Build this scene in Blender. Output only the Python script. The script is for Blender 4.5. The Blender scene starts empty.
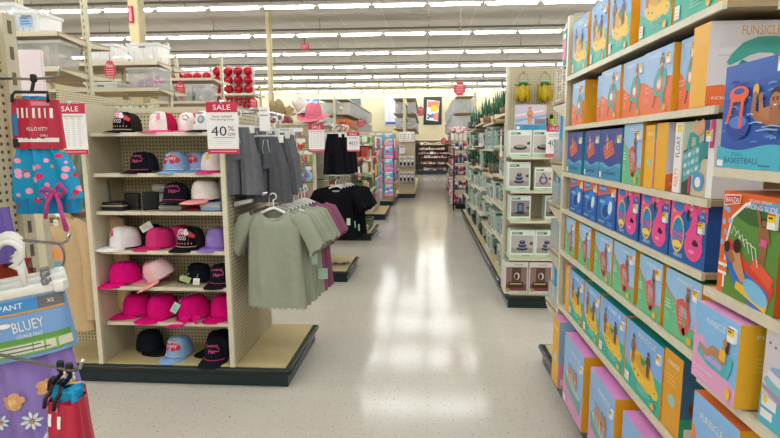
import bpy, math, random
from mathutils import Matrix, Vector
random.seed(7)
C = bpy.context.scene.collection
PI = math.pi
sin, cos, R = math.sin, math.cos, math.radians
ORD = ['first','second','third','fourth','fifth','sixth','seventh','eighth','ninth','tenth','eleventh','twelfth']

# ------------------------------------------------------------------ materials
def lin(h):
    h = h.lstrip('#'); o = []
    for i in (0,2,4):
        c = int(h[i:i+2],16)/255
        o.append(c/12.92 if c <= .04045 else ((c+.055)/1.055)**2.4)
    return (o[0],o[1],o[2],1)
_m = {}
def nt(name):
    m = bpy.data.materials.new(name); m.use_nodes = True
    t = m.node_tree; t.nodes.clear()
    out = t.nodes.new('ShaderNodeOutputMaterial')
    return m, t, out
def mat(name, hx, rough=.55, metal=0, var=.06, scale=30, bump=0, bscale=300, spec=.4):
    """plain surface with a little procedural mottling and optional bump"""
    if name in _m: return _m[name]
    m, t, out = nt(name); N = t.nodes.new; L = t.links.new
    b = N('ShaderNodeBsdfPrincipled'); L(b.outputs[0], out.inputs[0])
    b.inputs['Roughness'].default_value = rough; b.inputs['Metallic'].default_value = metal
    b.inputs['Specular IOR Level'].default_value = spec
    tc = N('ShaderNodeTexCoord'); n = N('ShaderNodeTexNoise'); n.inputs['Scale'].default_value = scale
    L(tc.outputs['Object'], n.inputs['Vector'])
    mr = N('ShaderNodeMapRange'); mr.inputs['From Min'].default_value=.3; mr.inputs['From Max'].default_value=.7
    mr.inputs['To Min'].default_value = 1-var; mr.inputs['To Max'].default_value = 1+var*.4
    L(n.outputs['Fac'], mr.inputs['Value'])
    mx = N('ShaderNodeVectorMath'); mx.operation = 'SCALE'; mx.inputs[0].default_value = lin(hx)[:3]
    L(mr.outputs[0], mx.inputs['Scale']); L(mx.outputs[0], b.inputs['Base Color'])
    if bump:
        n2 = N('ShaderNodeTexNoise'); n2.inputs['Scale'].default_value = bscale; L(tc.outputs['Object'], n2.inputs['Vector'])
        bp = N('ShaderNodeBump'); bp.inputs['Strength'].default_value = bump; bp.inputs['Distance'].default_value=.003
        L(n2.outputs['Fac'], bp.inputs['Height']); L(bp.outputs[0], b.inputs['Normal'])
    _m[name] = m; return m
def ink(hx): return mat('print_'+hx.strip('#'), hx, rough=.45, var=.02)
def cloth(name, hx, var=.12): return mat(name, hx, rough=.95, var=var*.6, scale=22, bump=.12, bscale=900, spec=.12)
def peg(name, hx, axis):
    """pegboard: a square grid of drilled holes, one inch apart"""
    if name in _m: return _m[name]
    m, t, out = nt(name); N = t.nodes.new; L = t.links.new
    b = N('ShaderNodeBsdfPrincipled'); L(b.outputs[0], out.inputs[0]); b.inputs['Roughness'].default_value=.6
    tc = N('ShaderNodeTexCoord'); sp = N('ShaderNodeSeparateXYZ'); L(tc.outputs['Object'], sp.inputs[0])
    ds = []
    for a in (axis, 'Z'):
        mu = N('ShaderNodeMath'); mu.operation='MULTIPLY'; mu.inputs[1].default_value = 1/.0254; L(sp.outputs[a], mu.inputs[0])
        fr = N('ShaderNodeMath'); fr.operation='FRACT'; L(mu.outputs[0], fr.inputs[0])
        sb = N('ShaderNodeMath'); sb.operation='SUBTRACT'; sb.inputs[1].default_value=.5; L(fr.outputs[0], sb.inputs[0])
        pw = N('ShaderNodeMath'); pw.operation='MULTIPLY'; L(sb.outputs[0], pw.inputs[0]); L(sb.outputs[0], pw.inputs[1]); ds.append(pw)
    ad = N('ShaderNodeMath'); ad.operation='ADD'; L(ds[0].outputs[0], ad.inputs[0]); L(ds[1].outputs[0], ad.inputs[1])
    lt = N('ShaderNodeMath'); lt.operation='LESS_THAN'; lt.inputs[1].default_value=.05; L(ad.outputs[0], lt.inputs[0])
    mx = N('ShaderNodeMix'); mx.data_type='RGBA'; mx.inputs['A'].default_value=lin(hx); mx.inputs['B'].default_value=lin('#4a4032')
    L(lt.outputs[0], mx.inputs['Factor']); L(mx.outputs['Result'], b.inputs['Base Color'])
    _m[name]=m; return m
def clear(name, hx, a, rough=.15):
    """clear moulded plastic: part transparent, part milky"""
    if name in _m: return _m[name]
    m, t, out = nt(name); N = t.nodes.new; L = t.links.new
    tr = N('ShaderNodeBsdfTransparent'); b = N('ShaderNodeBsdfPrincipled'); mx = N('ShaderNodeMixShader')
    tc = N('ShaderNodeTexCoord'); n = N('ShaderNodeTexNoise'); n.inputs['Scale'].default_value=9; L(tc.outputs['Object'], n.inputs['Vector'])
    mr = N('ShaderNodeMapRange'); mr.inputs['To Min'].default_value=max(0,a-.1); mr.inputs['To Max'].default_value=min(1,a+.1); L(n.outputs['Fac'], mr.inputs['Value'])
    b.inputs['Base Color'].default_value = lin(hx); b.inputs['Roughness'].default_value = rough
    L(mr.outputs[0], mx.inputs[0]); L(tr.outputs[0], mx.inputs[1]); L(b.outputs[0], mx.inputs[2]); L(mx.outputs[0], out.inputs[0])
    _m[name]=m; return m
def blobs(name, base, cols, scale, thr, rough=.95):
    """printed fabric: scattered rounded motifs, each a colour of its own"""
    if name in _m: return _m[name]
    m, t, out = nt(name); N = t.nodes.new; L = t.links.new
    b = N('ShaderNodeBsdfPrincipled'); L(b.outputs[0], out.inputs[0]); b.inputs['Roughness'].default_value=rough; b.inputs['Specular IOR Level'].default_value=.1
    tc = N('ShaderNodeTexCoord'); v = N('ShaderNodeTexVoronoi'); v.inputs['Scale'].default_value=scale
    mp = N('ShaderNodeMapping'); mp.inputs['Scale'].default_value=(1,.25,1); L(tc.outputs['Object'], mp.inputs[0]); L(mp.outputs[0], v.inputs['Vector'])
    lt = N('ShaderNodeMath'); lt.operation='LESS_THAN'; lt.inputs[1].default_value=thr; L(v.outputs['Distance'], lt.inputs[0])
    sp = N('ShaderNodeSeparateColor'); L(v.outputs['Color'], sp.inputs[0])
    cr = N('ShaderNodeValToRGB'); cr.color_ramp.interpolation='CONSTANT'
    e = cr.color_ramp.elements
    while len(e) < len(cols): e.new(.5)
    for i,c in enumerate(cols): e[i].position = i/len(cols); e[i].color = lin(c)
    L(sp.outputs[0], cr.inputs[0])
    mx = N('ShaderNodeMix'); mx.data_type='RGBA'; mx.inputs['A'].default_value=lin(base); L(lt.outputs[0], mx.inputs['Factor']); L(cr.outputs[0], mx.inputs['B'])
    L(mx.outputs['Result'], b.inputs['Base Color']); _m[name]=m; return m
def emit(name, hx, s):
    if name in _m: return _m[name]
    m, t, out = nt(name); e = t.nodes.new('ShaderNodeEmission'); e.inputs[0].default_value=lin(hx); e.inputs[1].default_value=s
    t.links.new(e.outputs[0], out.inputs[0]); _m[name]=m; return m
def floor_mat():
    m, t, out = nt('vinyl_floor_tile'); N=t.nodes.new; L=t.links.new
    b=N('ShaderNodeBsdfPrincipled'); L(b.outputs[0],out.inputs[0]); b.inputs['Roughness'].default_value=.13; b.inputs['Specular IOR Level'].default_value=.5
    tc=N('ShaderNodeTexCoord')
    br=N('ShaderNodeTexBrick'); br.offset=0; br.inputs['Scale'].default_value=1; br.inputs['Brick Width'].default_value=.305; br.inputs['Row Height'].default_value=.305
    br.inputs['Mortar Size'].default_value=.0009; br.inputs['Color1'].default_value=lin('#d0cabe'); br.inputs['Color2'].default_value=lin('#cbc5b9'); br.inputs['Mortar'].default_value=lin('#b9b5ac')
    L(tc.outputs['Object'],br.inputs['Vector'])
    n=N('ShaderNodeTexNoise'); n.inputs['Scale'].default_value=60; n.inputs['Detail'].default_value=2; L(tc.outputs['Object'],n.inputs['Vector'])
    gt=N('ShaderNodeMapRange'); gt.inputs['From Min'].default_value=.64; gt.inputs['From Max'].default_value=.69; L(n.outputs['Fac'],gt.inputs['Value'])
    mx=N('ShaderNodeMix'); mx.data_type='RGBA'; mx.inputs['B'].default_value=lin('#938d83'); L(gt.outputs[0],mx.inputs['Factor']); L(br.outputs['Color'],mx.inputs['A'])
    n2=N('ShaderNodeTexNoise'); n2.inputs['Scale'].default_value=25; L(tc.outputs['Object'],n2.inputs['Vector'])
    mr=N('ShaderNodeMapRange'); mr.inputs['To Min'].default_value=.93; mr.inputs['To Max'].default_value=1.03; L(n2.outputs['Fac'],mr.inputs['Value'])
    sc=N('ShaderNodeVectorMath'); sc.operation='SCALE'; L(mx.outputs['Result'],sc.inputs[0]); L(mr.outputs[0],sc.inputs['Scale']); L(sc.outputs[0],b.inputs['Base Color'])
    n3=N('ShaderNodeTexNoise'); n3.inputs['Scale'].default_value=2.2; L(tc.outputs['Object'],n3.inputs['Vector'])
    bp=N('ShaderNodeBump'); bp.inputs['Strength'].default_value=.05; bp.inputs['Distance'].default_value=.004; L(n3.outputs['Fac'],bp.inputs['Height']); L(bp.outputs[0],b.inputs['Normal'])
    return m
def ceil_mat():
    m, t, out = nt('ceiling_panel'); N=t.nodes.new; L=t.links.new
    b=N('ShaderNodeBsdfPrincipled'); L(b.outputs[0],out.inputs[0]); b.inputs['Roughness'].default_value=.8
    tc=N('ShaderNodeTexCoord'); br=N('ShaderNodeTexBrick'); br.offset=0; br.inputs['Scale'].default_value=1; br.inputs['Brick Width'].default_value=1.22; br.inputs['Row Height'].default_value=2.9
    br.inputs['Mortar Size'].default_value=.012; br.inputs['Color1'].default_value=lin('#bcb7b2'); br.inputs['Color2'].default_value=lin('#b5b0ab'); br.inputs['Mortar'].default_value=lin('#cfcbc8')
    L(tc.outputs['Object'],br.inputs['Vector']); L(br.outputs['Color'],b.inputs['Base Color'])
    return m
CREAM='#ccc3a9'
STEEL = mat('cream_painted_steel', CREAM, .45)
LIP = mat('shelf_price_channel', '#dad2bb', .4)
DECK = mat('tan_deck_board', '#cbb988', .5)
KICK = mat('dark_green_kick_plate', '#12262a', .35)
BULL = mat('black_bumper_trim', '#16211f', .25)
PEGX = peg('pegboard_across','#cbbf9f','X'); PEGY = peg('pegboard_along','#cbbf9f','Y')
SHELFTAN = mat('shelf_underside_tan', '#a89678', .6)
CHROME = mat('chrome_wire', '#b8b8ba', .22, 1)
BLACK = mat('black_plastic', '#15161a', .4)
WHITE = mat('white_plastic', '#ecebe8', .35)
PAPER = ink('#f1efef'); RED = ink('#c8264a')
BRAND = ink('#f6f4f0')

# ------------------------------------------------------------------ mesh builder
class MB:
    def __init__(s): s.v=[]; s.f=[]; s.mi=[]; s.sm=[]; s.mats=[]
    def m(s, mt):
        if mt not in s.mats: s.mats.append(mt)
        return s.mats.index(mt)
    def face(s, idx, mt, smooth=False): s.f.append(tuple(idx)); s.mi.append(s.m(mt)); s.sm.append(smooth)
    def poly(s, pts, mt, smooth=False):
        n=len(s.v); s.v += [tuple(p) for p in pts]; s.face(range(n,n+len(pts)), mt, smooth)
    def box(s, x0,y0,z0,x1,y1,z1, mt, **fm):
        """fm: front(-Y) back(+Y) left(-X) right(+X) top bottom materials"""
        n=len(s.v); s.v += [(x0,y0,z0),(x1,y0,z0),(x1,y1,z0),(x0,y1,z0),(x0,y0,z1),(x1,y0,z1),(x1,y1,z1),(x0,y1,z1)]
        for k,q in (('bottom',(0,3,2,1)),('top',(4,5,6,7)),('front',(0,1,5,4)),('right',(1,2,6,5)),('back',(2,3,7,6)),('left',(3,0,4,7))):
            s.face([n+i for i in q], fm.get(k,mt))
    def rbox(s, x0,y0,z0,x1,y1,z1, mt, r=.01, n=3):
        """box with its vertical and horizontal edges rounded"""
        rings=[]; cx,cy=(x0+x1)/2,(y0+y1)/2; hx,hy=(x1-x0)/2,(y1-y0)/2; r=min(r,hx*.99,hy*.99,(z1-z0)/2*.99)
        prof=[(r*(1-sin(a)), z0+r*(1-cos(a))) for a in [PI/2*i/n for i in range(n+1)]]
        prof += [(r*(1-cos(a)), z1-r*(1-sin(a))) for a in [PI/2*i/n for i in range(n+1)]]
        for ins,z in prof:
            ring=[]; rr=max(r-ins,.0004)
            for q,(sx,sy) in enumerate(((1,1),(-1,1),(-1,-1),(1,-1))):
                for i in range(n+1):
                    a=PI/2*q+PI/2*i/n
                    ring.append((cx+sx*(hx-r)+rr*cos(a), cy+sy*(hy-r)+rr*sin(a), z))
            rings.append(ring)
        s.loft(rings, mt, True, True)
    def loft(s, rings, mt, closed=True, caps=False, smooth=True):
        n=len(rings[0]); b=len(s.v)
        for r in rings: s.v += [tuple(p) for p in r]
        for i in range(len(rings)-1):
            for j in range(n if closed else n-1):
                k=(j+1)%n
                s.face((b+i*n+j, b+i*n+k, b+(i+1)*n+k, b+(i+1)*n+j), mt, smooth)
        if caps:
            s.face([b+j for j in range(n)][::-1], mt); s.face([b+(len(rings)-1)*n+j for j in range(n)], mt)
    def tube(s, pts, r, mt, n=8, caps=True):
        P=[Vector(p) for p in pts]; rings=[]; up=None
        for i,p in enumerate(P):
            d=(P[min(i+1,len(P)-1)]-P[max(i-1,0)]).normalized()
            if up is None:
                up=Vector((0,0,1)) if abs(d.z)<.9 else Vector((1,0,0))
            a=d.cross(up).normalized(); b=a.cross(d).normalized(); up=b
            rr=r[i] if isinstance(r,(list,tuple)) else r
            rings.append([p+a*rr*cos(2*PI*k/n)+b*rr*sin(2*PI*k/n) for k in range(n)])
        s.loft(rings, mt, True, caps)
    def lathe(s, prof, mt, c=(0,0,0), n=16, caps=False):
        s.loft([[(c[0]+r*cos(2*PI*k/n), c[1]+r*sin(2*PI*k/n), c[2]+z) for k in range(n)] for r,z in prof], mt, True, caps)
    def ell(s, c, rad, mt, n=12, m=8, M=None):
        rings=[]
        for i in range(m+1):
            a=-PI/2+PI*i/m; ring=[]
            for k in range(n):
                p=Vector((rad[0]*max(cos(a),.002)*cos(2*PI*k/n), rad[1]*max(cos(a),.002)*sin(2*PI*k/n), rad[2]*sin(a)))
                if M: p=M@p
                ring.append(p+Vector(c))
            rings.append(ring)
        s.loft(rings, mt)
    def mesh(s, name):
        me=bpy.data.meshes.new(name); me.from_pydata(s.v,[],s.f)
        for mt in s.mats: me.materials.append(mt)
        me.polygons.foreach_set('material_index', s.mi); me.polygons.foreach_set('use_smooth', s.sm); me.update()
        return me
    def build(s, name, parent=None, loc=(0,0,0), rot=(0,0,0)): return link(name, s.mesh(name), parent, loc, rot)
def link(name, me, parent=None, loc=(0,0,0), rot=(0,0,0), sc=1):
    o=bpy.data.objects.new(name, me); C.objects.link(o); o.location=loc; o.rotation_euler=rot
    if sc!=1: o.scale=(sc,sc,sc)
    if parent: o.parent=parent
    return o
def empty(name, loc=(0,0,0), rz=0):
    o=bpy.data.objects.new(name,None); C.objects.link(o); o.location=loc; o.rotation_euler=(0,0,rz); o.empty_display_size=.1; return o
def tag(o, label, cat, group=None, kind=None):
    o['label']=label; o['category']=cat
    if group: o['group']=group
    if kind: o['kind']=kind
    return o
def struct(o): o['kind']='structure'; return o
def copy_tree(o, parent=None):
    c=o.copy(); C.objects.link(c); c.parent=parent
    for ch in list(o.children): copy_tree(ch, c)
    return c

# ------------------------------------------------------------------ flat printing (labels, box fronts, embroidery)
_t={}
def text_mesh(st):
    if st not in _t:
        cu=bpy.data.curves.new('lettering','FONT'); cu.body=st; cu.resolution_u=2; cu.size=1
        ob=bpy.data.objects.new('lettering',cu); me=bpy.data.meshes.new_from_object(ob)
        v=[(p.co.x,p.co.y) for p in me.vertices]; f=[tuple(p.vertices) for p in me.polygons]
        bpy.data.objects.remove(ob); bpy.data.curves.remove(cu); bpy.data.meshes.remove(me)
        xs=[p[0] for p in v]; ys=[p[1] for p in v]
        _t[st]=([(x-min(xs),y-min(ys)) for x,y in v], f, max(xs)-min(xs), max(ys)-min(ys))
    return _t[st]
class Art:
    def __init__(s, mb, mp): s.mb=mb; s.mp=mp; s.k=1
    def poly(s, pts, mt):
        s.mb.poly([s.mp(u,v,s.k) for u,v in pts], mt); s.k+=1
    sub=1
    def rect(s, u0,v0,u1,v1,mt):
        n=s.sub; m=3 if n>1 else 1
        for i in range(n):
            a,b=u0+(u1-u0)*i/n,u0+(u1-u0)*(i+1)/n
            for j in range(m):
                c,d=v0+(v1-v0)*j/m,v0+(v1-v0)*(j+1)/m
                s.mb.poly([s.mp(x,y,s.k) for x,y in ((a,c),(b,c),(b,d),(a,d))],mt)
        s.k+=1
    def ell(s, cx,cy,rx,ry,mt,n=18,rot=0):
        c,q=cos(rot),sin(rot); P=[]
        for i in range(n):
            x,y=rx*cos(2*PI*i/n), ry*sin(2*PI*i/n); P.append((cx+x*c-y*q, cy+x*q+y*c))
        s.poly(P,mt)
    def line(s, pts, w, mt):
        """a brush stroke; w is one width or one per point"""
        L=[];Rr=[]
        for i,p in enumerate(pts):
            a=pts[max(i-1,0)]; b=pts[min(i+1,len(pts)-1)]; dx,dy=b[0]-a[0],b[1]-a[1]; d=math.hypot(dx,dy) or 1
            ww=(w[i] if isinstance(w,(list,tuple)) else w)/2
            L.append((p[0]-dy/d*ww,p[1]+dx/d*ww)); Rr.append((p[0]+dy/d*ww,p[1]-dx/d*ww))
        for i in range(len(pts)-1):
            s.mb.poly([s.mp(u,v,s.k) for u,v in (Rr[i],Rr[i+1],L[i+1],L[i])], mt)
        s.k+=1
    def text(s, st, cx, cy, h, mt, width=None, rot=0, align=0):
        v,f,w0,h0=text_mesh(st); sy=h/h0; sx=(width/w0) if width else sy
        c,q=cos(rot),sin(rot); n=len(s.mb.v)
        for x,y in v:
            x=(x-w0*(.5 if align==0 else 0))*sx; y=(y-h0/2)*sy
            s.mb.v.append(tuple(s.mp(cx+x*c-y*q, cy+x*q+y*c, s.k)))
        for ff in f: s.mb.face([n+i for i in ff], mt)
        s.k+=1
    def lines(s, u0,v0,u1,n,dv,mt,h=.003):
        for i in range(n): s.rect(u0, v0-i*dv, u0+(u1-u0)*(.75+.25*((i*7)%3)/2), v0-i*dv+h, mt)
    def person(s, x,y,h,skin,suit,hair='#3a2518',lean=0,sit=False,fat=1.35):
        sk,su,ha=ink(skin),ink(suit),ink(hair)
        if sit:
            s.line([(x,y+h*.45),(x+h*.22,y+h*.42),(x+h*.3,y)],[h*.17,h*.15,h*.08],sk)
        else:
            s.line([(x-h*.03,y+h*.5),(x-h*.05-lean*.2,y+h*.25),(x-h*.07,y)],[h*.12*fat,h*.09*fat,h*.06*fat],sk)
            s.line([(x+h*.04,y+h*.5),(x+h*.07,y+h*.25),(x+h*.05+lean*.1,y)],[h*.12*fat,h*.09*fat,h*.06*fat],sk)
        s.line([(x,y+h*.45),(x+lean*.3,y+h*.65),(x+lean*.5,y+h*.82)],[h*.17*fat,h*.20*fat,h*.16*fat],sk)
        s.line([(x,y+h*.42),(x+lean*.15,y+h*.56)],[h*.19*fat,h*.19*fat],su)
        s.line([(x+lean*.5-h*.08,y+h*.8),(x-h*.16,y+h*.6),(x-h*.1,y+h*.46)],h*.06*fat,sk)
        s.line([(x+lean*.5+h*.08,y+h*.8),(x+h*.17,y+h*.62),(x+h*.2,y+h*.5)],h*.06*fat,sk)
        s.ell(x+lean*.6,y+h*.93,h*.095,h*.095,ha); s.ell(x+lean*.6-h*.005,y+h*.915,h*.08,h*.075,sk)

def wave(w,h,base,amp,n=24,ph=0,freq=1.3): return [(0,0),(w,0)]+[(w*(1-i/n), base+amp*sin(2*PI*freq*(1-i/n)+ph)) for i in range(n+1)]

# each design draws one carton front on a w x h face
SK,SK2,SK3='#cf9468','#9c6642','#e0ac86'
def speckwater(A,w,h,n,col='#b6d0ee'):
    rnd=random.Random(3)
    for i in range(n):
        u=rnd.uniform(.05,.9)*w; v=rnd.uniform(.35,.95)*h
        A.line([(u,v),(u+w*.05,v+h*.012),(u+w*.09,v-h*.004)],.0022,ink(col))
def d_pineapple(A,w,h):
    A.poly(wave(w,h,h*.40,-h*.10,ph=.4,freq=.75),ink('#2fb59f'))
    y=ink('#f4c42c'); A.ell(w*.50,h*.41,w*.37,h*.225,y,26,-.2); A.ell(w*.50,h*.47,w*.24,h*.10,ink('#dba421'),20,-.2)
    A.ell(w*.84,h*.27,w*.10,h*.085,y); A.ell(w*.86,h*.28,w*.012,h*.012,ink('#3a2a10')); A.ell(w*.30,h*.33,w*.02,h*.014,ink('#3a2a10'));A.ell(w*.42,h*.30,w*.02,h*.014,ink('#3a2a10'))
    g=ink('#3d8f4a')
    for a in (-.5,-.15,.2,.55): A.line([(w*.52,h*.52),(w*(.52+a*.2),h*.63)],[.02,.004],g)
    A.person(w*.24,h*.40,h*.44,SK2,'#7a4b2f',lean=.0); A.person(w*.66,h*.40,h*.36,'#6b4227','#2a5b8e','#22150f')
    A.text('FUNSICLE',w*.60,h*.90,h*.07,BRAND,w*.46); A.lines(w*.42,h*.20,w*.78,4,h*.033,ink('#9fe0d4'),h*.012)
    A.rect(w*.04,h*.05,w*.17,h*.2,PAPER); A.lines(w*.055,h*.16,w*.155,3,h*.04,ink('#d66a6a'),h*.008); A.ell(w*.84,h*.08,w*.055,h*.045,ink('#f3b73c'))
def d_seat(A,w,h):
    A.poly(wave(w,h,h*.48,h*.07,ph=1.8,freq=1.1),ink('#f0713c')); speckwater(A,w,h,14)
    t=ink('#4aa79f')
    A.poly([(w*.40,h*.30),(w*.72,h*.24),(w*.86,h*.44),(w*.80,h*.66),(w*.55,h*.70),(w*.42,h*.52)],t); A.ell(w*.62,h*.44,w*.12,h*.11,ink('#f0713c'),18,.5); A.ell(w*.60,h*.45,w*.07,h*.07,ink('#dfe8ec'))
    A.line([(w*.5,h*.28),(w*.42,h*.10)],.008,ink('#7a4b2f')); A.line([(w*.72,h*.28),(w*.74,h*.08)],[.03,.012],t)
    A.person(w*.66,h*.58,h*.33,SK2,'#e9b63a','#2c1a10')
    A.text('FUNSICLE',w*.45,h*.90,h*.055,BRAND,w*.42); A.text('SIT OR',w*.2,h*.42,h*.035,BRAND); A.text('FLOAT',w*.2,h*.36,h*.035,BRAND); A.lines(w*.08,h*.27,w*.3,4,h*.03,ink('#f7b394'),h*.01)
    A.ell(w*.82,h*.09,w*.06,h*.055,ink('#f3b73c'))
def d_raft(A,w,h):
    A.poly(wave(w,h,h*.30,h*.04,ph=.6),ink('#55a8cf')); A.poly(wave(w,h,h*.24,h*.03,ph=1.4),ink('#3f93bd'))
    o=ink('#e0703c')
    for i in range(4):
        a=i/3*w*.42
        A.line([(w*.30+a*.9,h*.42+a*.28),(w*.18+a*.9,h*.62+a*.28)],w*.045,o)
        A.line([(w*.30-i/3*w*.12,h*.42+i/3*h*.2),(w*.30-i/3*w*.12+w*.40,h*.42+i/3*h*.2+w*.12)],w*.045,o)
    A.person(w*.36,h*.60,h*.30,SK3,'#c23b2f','#2a1a12'); A.line([(w*.7,h*.72),(w*.8,h*.86),(w*.92,h*.74)],.02,ink('#3f7f78'))
    A.text('GIANT',w*.45,h*.2,h*.035,ink('#28306b')); A.text('PONG RAFT',w*.5,h*.13,h*.06,ink('#28306b'),w*.6); A.rect(w*.03,h*.03,w*.13,h*.15,PAPER)
def d_chair(A,w,h):
    A.poly([(0,0),(w,0),(w,h*.26),(w*.72,h*.24),(w*.60,h*.38),(w*.40,h*.42),(w*.30,h*.56),(w*.16,h*.60),(0,h*.74)],ink('#6cc492')); speckwater(A,w,h,18)
    A.line([(w,h*.28),(w*.72,h*.26),(w*.60,h*.40),(w*.40,h*.44),(w*.30,h*.58),(w*.16,h*.62),(0,h*.76)],.006,ink('#e4766a'))
    c=ink('#dd5f55')
    A.line([(w*.66,h*.18),(w*.56,h*.16),(w*.50,h*.24),(w*.45,h*.40),(w*.42,h*.56),(w*.54,h*.60),(w*.68,h*.55),(w*.74,h*.40),(w*.68,h*.22),(w*.60,h*.14)],w*.10,c)
    for k in range(5): A.line([(w*.47,h*(.28+k*.06)),(w*.60,h*(.26+k*.06))],.007,ink('#f0a296'))
    A.person(w*.68,h*.52,h*.30,SK2,'#2b3c8a','#22150f'); A.line([(w*.64,h*.83),(w*.74,h*.83)],h*.03,ink('#d8432f'))
    A.text('FUNSICLE',w*.58,h*.90,h*.055,BRAND,w*.40); A.lines(w*.08,h*.50,w*.26,3,h*.05,ink('#c5ecd5'),h*.02); A.lines(w*.08,h*.30,w*.24,4,h*.03,ink('#a5dcbd'),h*.01); A.ell(w*.80,h*.09,w*.07,h*.055,ink('#f3b73c'))
def d_shark(A,w,h):
    A.poly([(0,0),(w,0),(w,h*.62),(w*.75,h*.78),(w*.4,h*.72),(0,h*.66)],ink('#1c5fae'))
    A.ell(w*.56,h*.44,w*.36,h*.26,ink('#2f86d6'),20,.3); A.ell(w*.50,h*.36,w*.20,h*.14,ink('#154a92'),18,.3); A.ell(w*.72,h*.46,w*.1,h*.16,ink('#dcecf8'),16,-.5)
    A.ell(w*.30,h*.84,w*.22,h*.09,ink('#3a86d8')); A.text('SPLASH',w*.30,h*.85,h*.06,BRAND,w*.34); A.ell(w*.3,h*.55,w*.18,h*.07,ink('#3f97dd')); A.text('RIDER',w*.3,h*.55,h*.05,BRAND,w*.28)
    for u,v in ((.62,.9),(.75,.86),(.86,.93),(.55,.8)): A.ell(w*u,h*v,.006,.006,ink('#f4a23a'))
    A.text('INFLATE',w*.3,h*.1,h*.05,BRAND,w*.32); A.rect(w*.62,h*.05,w*.9,h*.14,ink('#2f86d6'))
def d_flamingo(A,w,h):
    A.poly([(0,0),(w,0),(w,h*.70),(w*.82,h*.80),(w*.55,h*.74),(w*.38,h*.82),(w*.18,h*.60),(w*.06,h*.40),(0,h*.36)],ink('#1566b0'))
    for u,v in ((.3,.9),(.45,.94),(.62,.88),(.8,.93),(.9,.86),(.1,.78)): A.ell(w*u,h*v,.007,.007,ink('#f7b63c'))
    A.ell(w*.24,h*.42,w*.19,h*.30,ink('#f7c64a')); A.ell(w*.24,h*.42,w*.16,h*.26,ink('#1c83c4'))
    A.ell(w*.22,h*.86,w*.15,h*.08,ink('#3b7fd0'))
    A.text('SPLASH',w*.24,h*.54,h*.10,ink('#39a4d8'),w*.34,.12); A.text('BOMBS',w*.24,h*.40,h*.14,ink('#f04a8c'),w*.36); A.ell(w*.24,h*.26,w*.13,h*.06,ink('#f7d35a'))
    p=ink('#ee4f92')
    A.ell(w*.70,h*.30,w*.24,h*.22,p,22); A.ell(w*.71,h*.37,w*.12,h*.05,ink('#3a1430'),18,-.2); A.ell(w*.66,h*.22,w*.08,h*.03,ink('#f893bd'))
    A.line([(w*.55,h*.38),(w*.66,h*.52),(w*.70,h*.70),(w*.68,h*.86),(w*.60,h*.90),(w*.53,h*.82)],[.05,.045,.034,.034,.034,.026],p)
    A.line([(w*.53,h*.83),(w*.50,h*.74),(w*.52,h*.66)],[.022,.016,.006],ink('#2a1420')); A.ell(w*.60,h*.89,.008,.010,PAPER); A.ell(w*.60,h*.89,.004,.006,BLACK)
    A.line([(w*.86,h*.44),(w*.92,h*.56)],[.03,.005],p); A.ell(w*.89,h*.78,w*.08,h*.08,ink('#2a6bc6')); A.text('FUN',w*.89,h*.78,h*.04,BRAND)
    A.text('INFLATE',w*.30,h*.09,h*.055,BRAND,w*.24)
def d_pool(A,w,h):
    A.poly(wave(w,h,h*.34,h*.03,ph=2,freq=.8),ink('#df9ac9')); A.poly([(w*.10,h*.30),(w*.9,h*.16),(w*.96,h*.34),(w*.80,h*.44),(w*.2,h*.54),(w*.06,h*.46)],ink('#6fa9a9')); A.ell(w*.5,h*.43,w*.38,h*.075,ink('#a8d3da'),20,-.2)
    for u,c in ((.30,'#d86a4a'),(.42,'#caa06a'),(.56,'#b0502f'),(.68,'#e3b08a')): A.person(w*u,h*.40,h*.26,SK,c)
    A.text('FUNSICLE',w*.62,h*.86,h*.06,BRAND,w*.46); A.rect(w*.04,h*.04,w*.2,h*.14,ink('#e9dfe6')); A.lines(w*.3,h*.16,w*.7,3,h*.03,ink('#f0cbe3'),h*.01)
def d_mattress(A,w,h):
    A.poly([(0,0),(w,0),(w,h*.22),(w*.74,h*.30),(w*.66,h*.46),(w*.34,h*.50),(w*.2,h*.62),(w*.08,h*.56),(w*.05,h*.74),(0,h*.78)],ink('#e8a6d2')); speckwater(A,w,h,18)
    A.line([(w*.14,h*.44),(w*.4,h*.36),(w*.86,h*.34)],[.03,.035,.03],ink('#4fb7c0')); A.line([(w*.3,h*.38),(w*.7,h*.36)],.014,ink('#c59adf')); A.line([(w*.84,h*.36),(w*.88,h*.56)],.02,ink('#4fb7c0'))
    k=ink('#c08457'); A.line([(w*.74,h*.62),(w*.70,h*.46),(w*.48,h*.52),(w*.36,h*.42),(w*.18,h*.46)],[.02,.026,.024,.02,.01],k); A.line([(w*.72,h*.60),(w*.70,h*.46)],.028,ink('#eeb93c'))
    A.line([(w*.78,h*.72),(w*.8,h*.58)],[.02,.012],ink('#4b2615')); A.ell(w*.745,h*.70,.009,.012,k)
    A.text('FUNSICLE',w*.52,h*.84,h*.07,BRAND,w*.42); A.text('Floating Lounge',w*.30,h*.18,h*.04,BRAND,w*.44); A.lines(w*.1,h*.10,w*.44,2,h*.035,ink('#f4d0e6'),h*.012); A.ell(w*.87,h*.12,w*.06,h*.07,ink('#f3c34c'))
def d_orange(A,w,h):
    A.poly([(0,0),(w,0),(w,h*.1),(w*.62,h*.12),(w*.44,h*.36),(w*.2,h*.44),(w*.1,h*.62),(0,h*.70)],ink('#f0824a')); speckwater(A,w,h,16)
    A.person(w*.72,h*.2,h*.5,SK,'#d8438a','#3a2015'); A.line([(w*.3,h*.3),(w*.8,h*.24)],.04,ink('#d8a6d8')); A.text('FUNSICLE',w*.46,h*.82,h*.07,BRAND,w*.5)
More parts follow.
